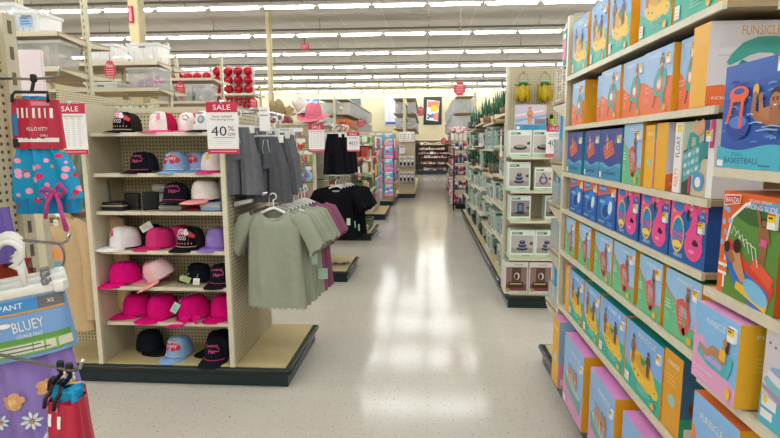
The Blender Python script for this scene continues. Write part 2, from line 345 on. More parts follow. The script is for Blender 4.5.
def d_basket(A,w,h):
    b=ink('#1e4fa8'); A.rect(0,0,w,h*.82,ink('#2458b4'))
    rnd=random.Random(5)
    for i in range(46):
        u=rnd.uniform(0,.84)*w; v=rnd.uniform(.22,.84)*h; l=rnd.uniform(.05,.15)*w
        A.line([(u,v),(u+l*.5,v+h*.012),(u+l,v+h*.002)],rnd.uniform(.002,.006),ink(rnd.choice(['#5f95d8','#8db8ea','#173a86','#3b73c8'])))
    A.ell(w*.30,h*.40,w*.19,h*.12,ink('#1a3fa0'),20); A.ell(w*.30,h*.44,w*.14,h*.06,ink('#3f7bd2'),20)
    o=ink('#ee5a24'); A.line([(w*.20,h*.70),(w*.12,h*.44)],w*.045,o); A.line([(w*.36,h*.66),(w*.34,h*.38)],w*.05,o); A.ell(w*.29,h*.71,w*.16,h*.075,o); A.ell(w*.29,h*.735,w*.09,h*.03,ink('#2a56a8')); A.line([(w*.16,h*.66),(w*.40,h*.66)],h*.045,o)
    A.ell(w*.56,h*.72,w*.045,h*.058,ink('#e8b42c'))
    k=ink('#a8683f'); A.ell(w*.86,h*.46,w*.15,h*.07,k,20); A.line([(w*.55,h*.66),(w*.54,h*.52),(w*.64,h*.46),(w*.80,h*.47)],[.014,.020,.024,.04],k); A.line([(w*.64,h*.64),(w*.66,h*.52),(w*.78,h*.50)],[.012,.022,.034],ink('#b8754a')); A.ell(w*.555,h*.67,.008,.010,k); A.ell(w*.64,h*.65,.008,.010,k)
    A.line([(w*.86,h*.56),(w*.86,h*.48)],.026,k); A.ell(w*.865,h*.635,w*.095,h*.085,ink('#22140e'),20); A.ell(w*.85,h*.605,w*.075,h*.072,ink('#b06f46'),20); A.ell(w*.945,h*.60,.006,.008,k)
    for u in (.825,.88): A.ell(w*u,h*.615,.0035,.0025,BLACK,8); A.line([(w*u-.006,h*.63),(w*u+.005,h*.632)],.002,ink('#22140e'))
    A.line([(w*.835,h*.572),(w*.855,h*.566),(w*.875,h*.573)],.0035,ink('#f0e4dc')); A.line([(w*.852,h*.61),(w*.845,h*.592),(w*.858,h*.590)],.002,ink('#8a4f30'))
    for u,v,l_ in ((.5,.42,.2),(.7,.38,.25),(.62,.35,.3),(.46,.50,.1)): A.line([(w*u,h*v),(w*(u+l_*.5),h*(v+.012)),(w*(u+l_),h*v)],.003,ink('#9cc4ee'))
    A.poly(wave(w,h,h*.20,h*.025,ph=2.4,freq=1),ink('#49b5cf'))
    A.text('POOL',w*.36,h*.135,h*.032,ink('#2b4f90'),w*.18); A.text('BASKETBALL',w*.42,h*.075,h*.055,ink('#1f3f86'),w*.56); A.rect(w*.02,h*.015,w*.12,h*.075,PAPER); A.lines(w*.70,h*.03,w*.92,1,.01,ink('#1f3f86'),h*.01)
def d_slide(A,w,h):
    A.poly([(w*.10,0),(w,0),(w,h*.96),(w*.45,h*.90),(w*.22,h*.78),(w*.12,h*.56)],ink('#5f8d3e'))
    A.poly([(w*.34,h*.86),(w,h*.84),(w,h*.96),(w*.45,h*.92)],ink('#6ea4d6')); A.poly([(w*.26,h*.78),(w*.5,h*.72),(w,h*.72),(w,h*.86),(w*.36,h*.88)],ink('#3a662f'))
    A.line([(w*.12,h*.06),(w*.12,h*.52),(w*.2,h*.76),(w*.42,h*.9),(w*.5,h*.92)],.008,PAPER)
    for u,v in ((.05,.7),(.09,.6),(.04,.5),(.16,.72),(.06,.84),(.12,.82)): A.ell(w*u,h*v,.008,.008,ink('#8fb9dd'))
    A.line([(w*.14,h*.52),(w*.42,h*.30),(w*.92,h*.10)],[.03,.06,.08],ink('#d8412f')); A.line([(w*.13,h*.46),(w*.36,h*.24),(w*.84,h*.06)],[.03,.05,.07],ink('#2f6fd0'))
    A.line([(w*.36,h*.14),(w*.90,h*.05)],[.02,.03],ink('#eac23a')); A.ell(w*.70,h*.14,w*.22,h*.085,ink('#7fc0e8'),18,-.3); A.line([(w*.62,h*.40),(w*.94,h*.26)],.03,ink('#e85a3a'))
    A.person(w*.76,h*.40,h*.40,SK2,'#e05aa0','#22150f'); A.line([(w*.71,h*.72),(w*.62,h*.92)],.010,ink(SK2)); A.line([(w*.81,h*.72),(w*.92,h*.80)],.010,ink(SK2))
    A.line([(w*.30,h*.46),(w*.38,h*.32),(w*.50,h*.20)],[.04,.036,.02],ink(SK)); A.ell(w*.34,h*.50,.016,.018,ink('#2a1810')); A.line([(w*.18,h*.44),(w*.30,h*.34)],[.03,.02],ink(SK2)); A.ell(w*.16,h*.47,.013,.015,ink('#2a1810'))
    for k in range(6): A.line([(w*(.22+.07*k),h*(.60-.01*k)),(w*(.26+.08*k),h*(.68-.03*k)),(w*(.32+.08*k),h*(.62-.05*k))],.0025,ink('#e4efe8'))
    A.poly([(w*.04,h*.86),(w*.34,h*.90),(w*.35,h*.985),(w*.05,h*.965)],PAPER); A.poly([(w*.05,h*.87),(w*.33,h*.905),(w*.34,h*.975),(w*.06,h*.955)],ink('#c9302a')); A.text('BANZAI',w*.195,h*.925,h*.05,BRAND,w*.24,.05)
    A.text('SPLASH SPRINT',w*.68,h*.945,h*.028,BRAND,w*.36); A.text('RACING SLIDE',w*.69,h*.893,h*.045,BRAND,w*.52)
    for v in (.30,.22): A.rect(w*.03,h*v,w*.20,h*(v+.035),ink('#ee7a2a')); A.rect(w*.03,h*(v-.03),w*.20,h*v,PAPER)
def d_surf(A,w,h):
    A.rect(0,h*.30,w,h*.98,ink('#d9d2de')); A.ell(w*.55,h*.36,w*.50,h*.12,ink('#b9a7d6'),22); A.ell(w*.5,h*.43,w*.48,h*.10,ink('#7fc3d4'),22); A.ell(w*.5,h*.50,w*.44,h*.09,ink('#e9e4f2'),22); A.ell(w*.5,h*.56,w*.40,h*.06,ink('#8fb2dc'),22)
    A.line([(0,h*.36),(w*.5,h*.28),(w,h*.34)],h*.05,ink('#a89ca8'))
    A.person(w*.62,h*.34,h*.5,SK2,'#c86a5a'); A.rect(0,0,w,h*.24,ink('#58b4d6')); A.poly(wave(w,h,h*.26,h*.02),ink('#58b4d6'))
    A.text('INFLATABLE',w*.52,h*.225,h*.035,ink('#2b3f78'),w*.42); A.text('SURF',w*.52,h*.165,h*.06,ink('#22386f'),w*.36); A.text('POOL',w*.52,h*.085,h*.06,ink('#22386f'),w*.36); A.rect(w*.03,h*.18,w*.24,h*.28,PAPER); A.rect(w*.03,h*.07,w*.2,h*.15,PAPER); A.ell(w*.08,h*.25,.008,.008,ink('#f0d020'))
    for u,v in ((.08,.80),(.16,.78),(.24,.77)): A.ell(w*u,h*v,.004,.003,ink('#7a6a5a'))
def d_whale(A,w,h):
    t=ink('#4aa7a0'); A.poly([(0,0),(w*.3,0),(w*.22,h*.2),(w*.1,h*.26),(0,h*.24)],ink('#ee7440'))
    A.line([(w*.13,h*.50),(w*.17,h*.57),(w*.24,h*.67),(w*.32,h*.72),(w*.42,h*.72),(w*.50,h*.64),(w*.54,h*.48)],[.012,.030,.042,.046,.05,.05,.03],t); A.line([(w*.20,h*.50),(w*.26,h*.42),(w*.33,h*.41)],[.03,.045,.02],ink('#2f8a86'))
    A.text('FUNSICLE',w*.33,h*.89,h*.11,ink('#e9a52c'),w*.25); A.rect(w*.06,h*.60,w*.15,h*.605,ink('#9b9aa0')); A.text('KICKBOARD',w*.14,h*.1,h*.035,BRAND,w*.2)
def d_mat(A,w,h):
    A.rect(w*.24,0,w*.86,h,ink('#3e4a3a')); A.poly([(w*.24,h*.6),(w*.86,h*.76),(w*.86,h),(w*.24,h)],ink('#a9bd9a')); A.rect(w*.5,0,w*.86,h*.5,ink('#d2c2a6'))
    A.poly([(w*.24,h*.56),(w*.72,h*.74),(w*.72,h*.36),(w*.28,h*.16)],ink('#58a9b4')); A.poly([(w*.66,h*.70),(w*.86,h*.72),(w*.86,h*.56),(w*.66,h*.42)],ink('#1f8a90'))
    for i in range(4):
        for j in range(3): A.poly([(w*(.28+.1*i),h*(.24+.12*j+.03*i)),(w*(.35+.1*i),h*(.26+.12*j+.03*i)),(w*(.35+.1*i),h*(.32+.12*j+.03*i)),(w*(.28+.1*i),h*(.30+.12*j+.03*i))],ink('#cfe3e6' if (i+j)%2 else '#8cc7cf'))
    A.line([(w*.38,h*.62),(w*.42,h*.82),(w*.58,h*.82),(w*.60,h*.66)],.02,ink('#2f9aa0')); A.line([(w*.5,h*.95),(w*.62,h*.88),(w*.75,h*.96)],.04,ink('#d9a07a'))
    A.rect(w*.0,0,w*.22,h,PAPER); A.text('FLOAT',w*.10,h*.66,w*.11,ink('#2a2a38'),h*.3,PI/2); A.text('PARTY',w*.10,h*.22,w*.11,ink('#ee7a2a'),h*.26,PI/2); A.rect(w*.05,h*.86,w*.19,h*.97,ink('#f0d84a'))
    A.rect(w*.76,h*.72,w*.86,h,ink('#3a3f86')); A.rect(w*.90,h*.64,w*.99,h,ink('#d8307a')); A.ell(w*.68,h*.20,w*.14,h*.13,ink('#5a9fd0')); A.ell(w*.68,h*.19,w*.07,h*.07,PAPER); A.rect(w*.44,h*.02,w*.5,h*.26,ink('#c8407a'))
# design -> (draw, front, side, top, logo colour on the side)
OR='#f0b12a'
def d_bather(A,w,h):
    A.rect(0,0,w,h*.28,ink('#2fa58c')); A.ell(w*.35,h*.62,w*.22,h*.10,ink('#7a4a2e'),18,.5); A.line([(w*.22,h*.62),(w*.10,h*.40),(w*.16,h*.22)],[.05,.035,.02],ink('#7a4a2e')); A.line([(w*.40,h*.60),(w*.38,h*.38),(w*.46,h*.20)],[.05,.036,.02],ink('#8a5636')); A.ell(w*.52,h*.76,w*.07,h*.09,ink('#8a5636')); A.ell(w*.53,h*.79,w*.07,h*.07,ink('#22140e')); A.rect(w*.04,h*.04,w*.18,h*.16,PAPER)
DES={'bather':(d_bather,'#3f6f9c','#e3a01d','#1d9a8c'),'pineapple':(d_pineapple,'#82b4ee',OR,'#1d9a8c'),'seat':(d_seat,'#9dc2ee',OR,'#7f9fd0'),'raft':(d_raft,'#38489e','#2d93ad','#3a4d8e'),
 'chair':(d_chair,'#9ccaf2','#e8a824','#4a9a6c'),'shark':(d_shark,'#e86a48','#1c5fae','#c75a3c'),'flamingo':(d_flamingo,'#ee5c8e','#1a4f9c','#b03f78'),
 'pool':(d_pool,'#92baea','#ecae2a','#dd8fd0'),'mattress':(d_mattress,'#86c0f0','#f0b42c','#e6a0d0'),'orange':(d_orange,'#8abdf0','#ecae2a','#ee7a38'),
 'basket':(d_basket,'#2b5fb8','#3a64a8','#2d5ba8'),'slide':(d_slide,'#e8661f','#c8561a','#d86a20'),'surf':(d_surf,'#d9d2de','#3f9db8','#3aa0ba'),
 'whale':(d_whale,'#d9d7e2',OR,'#c9c7d2'),'mat':(d_mat,'#efeef0','#e6e6ea','#e9e9ec')}
_cm={}
def carton_mesh(des,w,d,h):
    k=(des,round(w,3),round(d,3),round(h,3))
    if k not in _cm:
        fn,fr,sd,tp=DES[des]; mb=MB(); W=w/2
        mb.box(-W,0,0,W,d,h,ink(sd),front=ink(fr),top=ink(tp),bottom=ink(tp))
        fn(Art(mb,lambda u,v,l:(u-W,-.0001*l-.0002,v)),w,h)
        if des in ('pineapple','seat','bather','chair','pool','mattress','orange'):
            A=Art(mb,lambda u,v,l:(W+.0001*l,u,v)); A.text('FUNSICLE',d*.5,h*.86,h*.05,BRAND,min(d*.6,.14)); A.lines(d*.2,h*.6,d*.7,4,h*.05,ink('#f0c878'),h*.012)
            A=Art(mb,lambda u,v,l:(-W-.0001*l,d-u,v)); A.text('FUNSICLE',d*.5,h*.86,h*.05,BRAND,min(d*.6,.14)); A.ell(d*.5,h*.4,min(d*.2,.03),h*.07,ink('#8fd0c8')); A.lines(d*.2,h*.7,d*.7,3,h*.05,ink('#f0c878'),h*.012)
        if des=='orange':
            A=Art(mb,lambda u,v,l:(u-W,v,h+.0001*l)); A.text('FUNSICLE',w*.5,d*.35,d*.14,ink('#c9b0a0'),w*.6); A.text('Mesh Lounge',w*.5,d*.16,d*.07,ink('#c9b0a0'),w*.5)
        A=Art(mb,lambda u,v,l:(u-W,v,h+.0001*l)); A.rect(0,d*.5-.001,w,d*.5+.001,mat('flap_seam','#5a5048'))
        _cm[k]=mb.mesh('box_'+des)
    return _cm[k]
_stk=None
def price_sticker(parent,x,z):
    """a small raised label glued to the front face"""
    global _stk
    if _stk is None:
        mb=MB(); mb.box(-.014,-.0082,-.018,.014,0,.018,PAPER); A=Art(mb,lambda u,v,l:(u,-.0083-.0001*l,v)); A.rect(-.014,-.002,.014,.018,ink('#f2d51c')); A.rect(-.014,.014,.014,.018,ink('#d8412f')); A.lines(-.010,.006,.010,1,.01,BLACK,.004); _stk=mb.mesh('price_sticker')
    o=link('price_sticker',_stk,parent,(x,0,z)); o['label']='yellow and white price sticker'; return o
def carton(des,w,d,h,loc,rz,label,group=None,name='pool_float_box',sticker=True):
    o=link(name,carton_mesh(des,w,d,h),None,loc,(0,0,rz)); tag(o,label,'box',group)
    if sticker: price_sticker(o,w/2-.024,h*{'flamingo':.62,'basket':.92,'slide':.80,'mattress':.84}.get(des,.80))
    return o

# ------------------------------------------------------------------ the shop itself
XL,XR,YB,YF,ZC = -14,10,-13,30.1,5.1
mb=MB(); mb.box(XL,YB,-.1,XR,YF,0,floor_mat()); struct(mb.build('floor'))
mb=MB(); mb.box(XL,YB,ZC,XR,YF,ZC+.1,ceil_mat()); struct(mb.build('ceiling'))
WALL=mat('cream_wall_paint','#d3c8a4',.8,var=.03)
for n,b in (('wall_back',(XL,YF,0,XR,YF+.1,ZC)),('wall_front',(XL,YB-.1,0,XR,YB,ZC)),('wall_left',(XL-.1,YB,0,XL,YF,ZC)),('wall_right',(XR,YB,0,XR+.1,YF,ZC))):
    mb=MB(); mb.box(*b,WALL); struct(mb.build(n))
mb=MB(); mb.box(XL,YF-.03,1.92,XR,YF,1.99,mat('pale_wall_rail','#e6dcbc',.5)); struct(mb.build('trim_1'))
mb=MB(); mb.box(XL,YF-.05,4.3,XR,YF,4.36,mat('pale_wall_rail','#e6dcbc',.5)); struct(mb.build('trim_2'))
mb=MB(); mb.box(XL,YF-.02,0,XR,YF,.12,KICK); struct(mb.build('baseboard_back'))

# rows of strip lights hung on steel channel
LENS=emit('fluorescent_lens','#f8fbfa',16)
hb=MB(); hb.box(-.59,-.06,.045,.59,.06,.085,mat('light_housing_white','#dcdad6',.5)); hm=hb.mesh('housing')
lb=MB(); lb.loft([[(x,.052*cos(a),.045+.052*sin(a)) for a in [PI+PI*k/8 for k in range(9)]] for x in (-.53,.53)],LENS,False); lb.poly([(-.53,.052*cos(PI+PI*k/8),.045+.052*sin(PI+PI*k/8)) for k in range(9)],LENS); lb.poly([(.53,.052*cos(PI+PI*k/8),.045+.052*sin(PI+PI*k/8)) for k in range(9)][::-1],LENS); lm=lb.mesh('lens')
mb=MB(); mb.tube([(-.4,0,.085),(-.4,0,.17)],.008,CHROME,6); mb.tube([(.4,0,.085),(.4,0,.17)],.008,CHROME,6); sm=mb.mesh('bracket')
for k in range(-8,7):
    Y=11.9+2.95*k
    TW=.018   # the light rows run a touch skew to the aisles
    mb=MB(); mb.box(-12.2,-.03,4.785,8.6,.03,4.83,mat('dark_strut_channel','#6a6560',.5))
    for x in range(-12,9,3): mb.tube([(x,0,4.83),(x,0,ZC)],.01,CHROME,6)
    tag(mb.build('ceiling_strut',None,(0,Y,0),(0,0,TW)),'dark steel channel carrying a row of strip lights below the ceiling','rail','light channels')
    for i in range(-10,7):
        o=empty('strip_light',(.58+1.22*i,Y+TW*(.58+1.22*i),4.63),TW); tag(o,'white fluorescent strip light end to end in its row below the ceiling','light','fluorescent strip lights')
        link('housing',hm,o); link('lens',lm,o); link('bracket',sm,o)

# steel columns and things on the ceiling
for x,y,w,l in ((-5.72,10.25,.19,'broad cream column at left carrying a red extinguisher sign'),(-4.22,14.0,.10,'slim cream column behind the packs of red baubles')):
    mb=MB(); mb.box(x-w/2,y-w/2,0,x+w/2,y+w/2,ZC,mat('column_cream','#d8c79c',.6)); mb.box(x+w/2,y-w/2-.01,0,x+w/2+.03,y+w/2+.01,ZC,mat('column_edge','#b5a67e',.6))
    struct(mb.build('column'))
mb=MB(); mb.box(-.045,-.025,-.15,.045,.02,.15,RED); A=Art(mb,lambda u,v,l:(u,-.0255-.0003*l,v)); A.text('EXTINGUISHER',0,0,.046,BRAND,.25,PI/2)
tag(mb.build('extinguisher_sign',None,(-5.75,10.13,4.15)),'small upright red sign with white lettering on the broad cream column','sign')
mb=MB(); mb.box(-.13,-.02,-.09,.13,.02,.09,ink('#e03050')); A=Art(mb,lambda u,v,l:(u,-.02-.0005*l,v)); A.text('EXIT',0,0,.11,BRAND,.2); mb.tube([(0,0,.09),(0,0,.34)],.01,BLACK,6)
tag(mb.build('exit_sign',None,(-3.94,17,4.76)),'red exit sign hanging from the ceiling between the light rows','sign')
for i,(x,y) in enumerate(((.62,10.0),(-2.1,10.0),(-3.0,12.8),(-.25,12.8),(-5.9,12.8),(.9,15.7))):
    mb=MB(); mb.tube([(0,0,0),(0,0,-.16)],.018,mat('pendant_grey','#7d7873',.6),8); mb.lathe([(.05,-.16),(.05,-.19),(.02,-.21)],mat('pendant_grey','#7d7873'),n=10,caps=True)
    tag(mb.build('sprinkler_head',None,(x,y,ZC)),'small grey sprinkler head poking down from the ceiling','sprinkler','ceiling sprinklers')
mb=MB(); mb.lathe([(.16,0),(.16,-.03),(.12,-.06)],mat('pendant_grey2','#a39e99'),n=20,caps=True); tag(mb.build('ceiling_speaker',None,(.98,9.9,ZC)),'round grey speaker set into the ceiling right of centre','speaker')

# ------------------------------------------------------------------ gondola shelving
def shelf(parent,x0,x1,yf,yb,z,side=-1,lipmat=LIP,name='shelf',th=.018):
    """a steel shelf; its price channel is on the -Y edge (side -1) or on the -X / +X edge (side 'l' / 'r')"""
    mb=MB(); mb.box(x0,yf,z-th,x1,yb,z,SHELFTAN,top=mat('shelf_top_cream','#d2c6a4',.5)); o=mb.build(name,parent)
    mb=MB()
    if side==-1: mb.box(x0,yf-.012,z-th-.004,x1,yf,z+.002,lipmat)
    elif side==1: mb.box(x0,yb,z-th-.004,x1,yb+.012,z+.002,lipmat)
    elif side=='l': mb.box(x0-.012,yf,z-th-.004,x0,yb,z+.002,lipmat)
    elif side=='r': mb.box(x1,yf,z-th-.004,x1+.012,yb,z+.002,lipmat)
    mb.build('price_channel',o); return o
def base(parent,x0,x1,y0,y1,h=.135,mt=None):
    mb=MB(); mb.box(x0+.03,y0+.03,0,x1-.03,y1-.03,h-.03,KICK); mb.build('kick_plate',parent)
    mb=MB(); mb.rbox(x0,y0,h-.045,x1,y1,h-.006,BULL,.015); mb.build('bumper',parent)
    mb=MB(); mb.box(x0+.045,y0+.035,h-.008,x1-.045,y1-.035,h,DECK); mb.build('base_deck',parent)
def panel(parent,name,b,mt,loc=True):
    mb=MB(); mb.box(*b,mt); return mb.build(name,parent)
def upright(parent,x,y,z0,z1,w=.03):
    mb=MB(); mb.box(x-w/2,y-w/2,z0,x+w/2,y+w/2,z1,STEEL)
    n=int((z1-z0)/.08)
    for i in range(n): mb.box(x-.006,y-w/2-.0015,z0+.03+i*.08,x+.006,y-w/2,z0+.07+i*.08,mat('slot_dark','#6b6148'))
    return mb.build('upright',parent)
def bracket(parent,x,y0,y1,z,drop=.09):
    """a tapering shelf bracket in the YZ plane, deep end at y1"""
    mb=MB(); P=[(y0,z-.03),(y1,z-.03),(y1,z-.03-drop),(y1+(y0-y1)*.15,z-.03-drop),(y0,z-.045)]
    mb.loft([[(x-.006,y,zz) for y,zz in P],[(x+.006,y,zz) for y,zz in P]],STEEL,True,True,False); return mb.build('shelf_bracket',parent)

# run A: the near left fixture, caps on its near side and clothes on its aisle end
gA=empty('gondola_shelving',(0,0,0)); tag(gA,'cream pegboard shelving fixture holding the rows of caps, dark green base','shelving')
base(gA,-4.3,-.90,3.22,4.13)
panel(gA,'end_panel',(-1.315,3.25,.135,-1.29,4.07,1.872),PEGY); panel(gA,'divider',(-2.235,3.25,.135,-2.21,3.64,1.885),STEEL)
panel(gA,'back_panel',(-2.21,3.64,.135,-1.315,3.67,1.84),PEGX); panel(gA,'top_rail',(-2.235,3.63,1.84,-1.315,3.68,1.882),STEEL)
panel(gA,'back_panel',(-4.2,3.64,.135,-2.235,3.67,1.84),PEGX); panel(gA,'top_rail',(-4.2,3.63,1.84,-2.235,3.68,1.882),STEEL)
panel(gA,'end_trim',(-1.318,3.235,.135,-1.287,3.26,1.88),LIP); panel(gA,'end_trim',(-2.238,3.235,.135,-2.207,3.26,1.888),LIP); panel(gA,'end_trim',(-1.318,4.06,.135,-1.287,4.09,1.88),LIP)
AS=[1.695,1.430,1.178,.913,.664,.410]
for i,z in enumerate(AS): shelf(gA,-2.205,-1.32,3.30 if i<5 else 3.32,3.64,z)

# right bay R1: the wall of pool float boxes
g1=empty('gondola_shelving',(0,0,0)); tag(g1,'long cream shelving at right stacked with pool float boxes','shelving')
base(g1,.83,1.9,-.2,3.80)
panel(g1,'end_panel',(.835,3.285,.135,1.30,3.31,2.36),STEEL); panel(g1,'end_trim',(.832,3.28,.135,.855,3.315,2.36),LIP)
panel(g1,'back_panel',(1.30,-.2,.135,1.32,3.31,2.36),peg('pegboard_tan','#b7a27c','Y'))
RS=[2.005,1.713,1.437,1.213,.950,.605]
for z in RS: shelf(g1,.842,1.30,1.605,3.283,z-.002,'l')
NS=[1.540,1.212,.958,.600]
for z in NS: shelf(g1,.777,1.30,-.2,1.462,z-.002,'l')
for z in (2.005,1.54): 
    mb=MB(); mb.box(.9,1.466,z-.06,1.28,1.476,z-.03,STEEL); mb.build('shelf_bracket',g1)
# shelves round the far end of the right bay, seen side on
for z in (1.89,1.50,1.215,.90,.52):
    shelf(g1,.85,1.28,3.315,3.70,z-.002,1,LIP,'end_shelf'); bracket(g1,.856,3.69,3.32,z)

# run R2: the next fixture on the right
g2=empty('gondola_shelving',(0,0,0)); tag(g2,'cream pegboard fixture on the right, fountain boxes on its end','shelving')
base(g2,.77,1.85,5.05,12.2)
panel(g2,'end_panel',(.79,5.38,.135,1.75,5.41,2.36),PEGX); panel(g2,'back_panel',(1.25,5.41,.135,1.28,12.1,2.1),PEGY); panel(g2,'end_trim',(.775,5.37,.135,.80,5.42,2.37),LIP)
EZ=[1.49,1.165,.87,.50]
for z in EZ: shelf(g2,.80,1.72,5.10,5.375,z)
for bx in range(5):
    y0=5.45+bx*1.33
    upright(g2,1.26,y0,.135,2.15)
    for z in ((.52,.9,1.25,1.6,1.95) if bx%2==0 else (.45,.85,1.2,1.55,1.9)):
        shelf(g2,.84,1.24,y0+.02,y0+1.30,z,'l')

# ------------------------------------------------------------------ pool float boxes on the right
RW=-PI/2
def row(des,spans,z,h,d,what,where,group,x=.845,jit=None):
    n=len(spans)
    for i,(a,b) in enumerate(spans):
        lab='%s, %s from far end, %s'%(what,ORD[i],where)
        carton(des,b-a-.006,d,h,(x+(jit[i] if jit else 0),(a+b)/2,z),RW,lab,group)
row('pineapple',[(2.94,3.24),(2.635,2.89),(2.34,2.61),(1.96,2.247),(1.665,1.945)],2.006,.295,.20,'blue and teal box with yellow pineapple float','top right shelf','pineapple float boxes on the top shelf')
row('seat',[(2.95,3.19),(2.69,2.835),(2.42,2.68),(2.18,2.415),(1.92,2.175),(1.772,1.905)],1.714,.236,.22,'blue and orange box with teal floating seat','second right shelf','floating seat boxes',jit=[0,.03,0,.008,0,.015])
carton('whale',.44,.095,.246,(1.05,1.662,1.714),0,'big white box with teal kickboard and orange spine on the second right shelf','white kickboard boxes',sticker=False)
row('raft',[(2.949,3.254),(2.657,2.902),(2.36,2.652)],1.438,.236,.22,'deep blue box with orange grid raft','third right shelf','grid raft boxes')
carton('chair',.195,.2,.250,(.845,2.243,1.438),RW,'green and blue box with coral lounger, alone on the third right shelf',None)
carton('mattress',.4,.082,.236,(1.046,2.034,1.438),0,'orange spined box with pale droplet, left of a pair on the third right shelf','orange spined boxes',sticker=False)
carton('whale',.4,.092,.240,(1.046,1.926,1.438),0,'orange spined white box, right of a pair on the third right shelf','orange spined boxes',sticker=False)
carton('mat',.25,.2,.236,(.850,1.75,1.438),RW,'white box showing a teal quilted float mat on the third right shelf',None)
row('shark',[(2.896,3.161),(2.657,2.89),(2.395,2.652)],1.213,.212,.24,'blue and red box with ride-on float','fourth right shelf','blue ride-on float boxes')
row('flamingo',[(2.134,2.378),(1.868,2.118),(1.620,1.862)],1.213,.212,.26,'pink and blue box with flamingo ring','fourth right shelf','flamingo ring boxes')
row('chair',[(3.017,3.214),(2.723,2.938),(2.405,2.658),(2.139,2.389),(1.89,2.10),(1.62,1.867)],.951,.222,.26,'green and blue box with coral lounger','fifth right shelf','coral lounger boxes')
carton('mattress',.38,.085,.275,(1.036,3.085,.606),0,'orange spined box standing first on the sixth right shelf','orange spined boxes low down',sticker=False)
row('pineapple',[(2.80,3.07),(2.535,2.785),(2.20,2.525),(1.84,2.19)],.606,.272,.26,'teal box with yellow pineapple ring','sixth right shelf','pineapple ring boxes low down')
carton('bather',.40,.13,.285,(1.046,1.70,.606),0,'orange spined box with a seated bather, near end of the sixth right shelf','orange spined boxes low down',sticker=False)
carton('pool',.42,.15,.415,(1.00,3.055,.137),0,'orange spined pink topped pool box at the far end of the base','pink pool boxes on the base',sticker=False)
for i,(a,b,o) in enumerate(((2.56,2.925,-.055),(2.12,2.45,-.055),(1.69,2.03,-.055))):
    carton('pool',b-a,.30,.405,(.845+o,(a+b)/2,.137),RW,'pink topped box with family pool, %s from the far end of the base'%ORD[i],'pink pool boxes on the base')
# nearest shelves, standing a little forward
carton('basket',.255,.10,.258,(.777,1.331,1.541),RW,'tall blue pool basketball box nearest the camera at right',None)
carton('slide',.232,.16,.268,(.777,1.305,1.213),RW,'orange edged water slide box with green lawn, below the basketball box',None)
carton('mattress',.205,.20,.212,(.745,1.350,.961),RW,'pink topped box with lounging woman, nearest shelf on the right','near float boxes')
carton('surf',.24,.20,.245,(.778,1.085,.959),RW,'pale lavender surf pool box at the right edge',None)
carton('orange',.22,.22,.300,(.770,1.365,.601),RW,'orange topped box with bather at the bottom right corner',None)
for i,y in enumerate((1.53,1.43)):
    mb=MB(); mb.box(-.18,0,0,.18,.085,.17,ink('#e8e6e8')); A=Art(mb,lambda u,v,l:(-.18-.0002*l,.085-u,v)); A.text('PARTY',.03,.09,.02,ink('#e0803a'),.08,PI/2); A=Art(mb,lambda u,v,l:(u-.18,-.0002*l,v)); A.text('PARTY',.1,.09,.03,ink('#e0803a'),.09)
    tag(mb.build('white_box',None,(1.10,y,1.213+.0)),'plain white box in shade behind the slide box, %s'%('farther of two' if i==0 else 'nearer of two'),'box','white boxes behind the slide box')

# clear bins and long packs on the end shelves of the right bay
BIN=clear('clear_acrylic','#c7d0d0',.45); NOOD=[ink('#2f8fd0'),ink('#1f6fb8'),ink('#46b0dd'),ink('#3a7a50')]
for zi,(z,hh,kind) in enumerate(((1.50,.34,'tube'),(1.215,.20,'tube'),(.90,.26,'bag'),(.52,.36,'tube'))):
    mb=MB(); y0,y1,x0,x1=3.335,3.66,.858,1.24; t=.004; bh=.14 if kind=='tube' else .2
    for b in ((x0,y0,0,x0+t,y1,bh),(x1-t,y0,0,x1,y1,bh),(x0,y0,0,x1,y0+t,bh),(x0,y1-t,0,x1,y1,bh),(x0,y0,0,x1,y1,t)): mb.box(*b,BIN)
    where=['topmost','second','third','lowest'][zi]
    tag(mb.build('clear_bin',None,(0,0,z)),'clear plastic bin on the end of the right shelving, %s of four'%where,'bin','clear bins on the end shelves')
    for k in range(3):
        yy=3.39+k*.10
        if kind=='tube':
            mb=MB(); mb.rbox(.875,yy-.03,0,.935,yy+.03,hh,NOOD[(k+zi)%3],.02); mb.box(.872,yy-.034,hh-.01,.938,yy+.034,hh+.04,clear('bag_film','#dfe6ea',.35))
            for j in range(4): mb.box(.8735,yy-.02+.011*j,.02,.8755,yy-.016+.011*j,hh-.04,ink('#9fd3ee'))
            o=mb.build('swim_pack',None,(0,0,z+.006))
        else:
            mb=MB(); mb.ell((.91,yy,.12),(.035,.042,.12),clear('bag_film_green','#b9d6c9',.6),12,8); mb.ell((.91,yy,.26),(.028,.034,.04),clear('bag_film','#dfe6ea',.35),10,6); o=mb.build('swim_pack',None,(0,0,z+.006))
        tag(o,('blue swim pack' if kind=='tube' else 'green bagged swim pack')+' standing in the %s clear bin, %s from the camera'%(where,ORD[k]),'pack','packs in the clear bins')

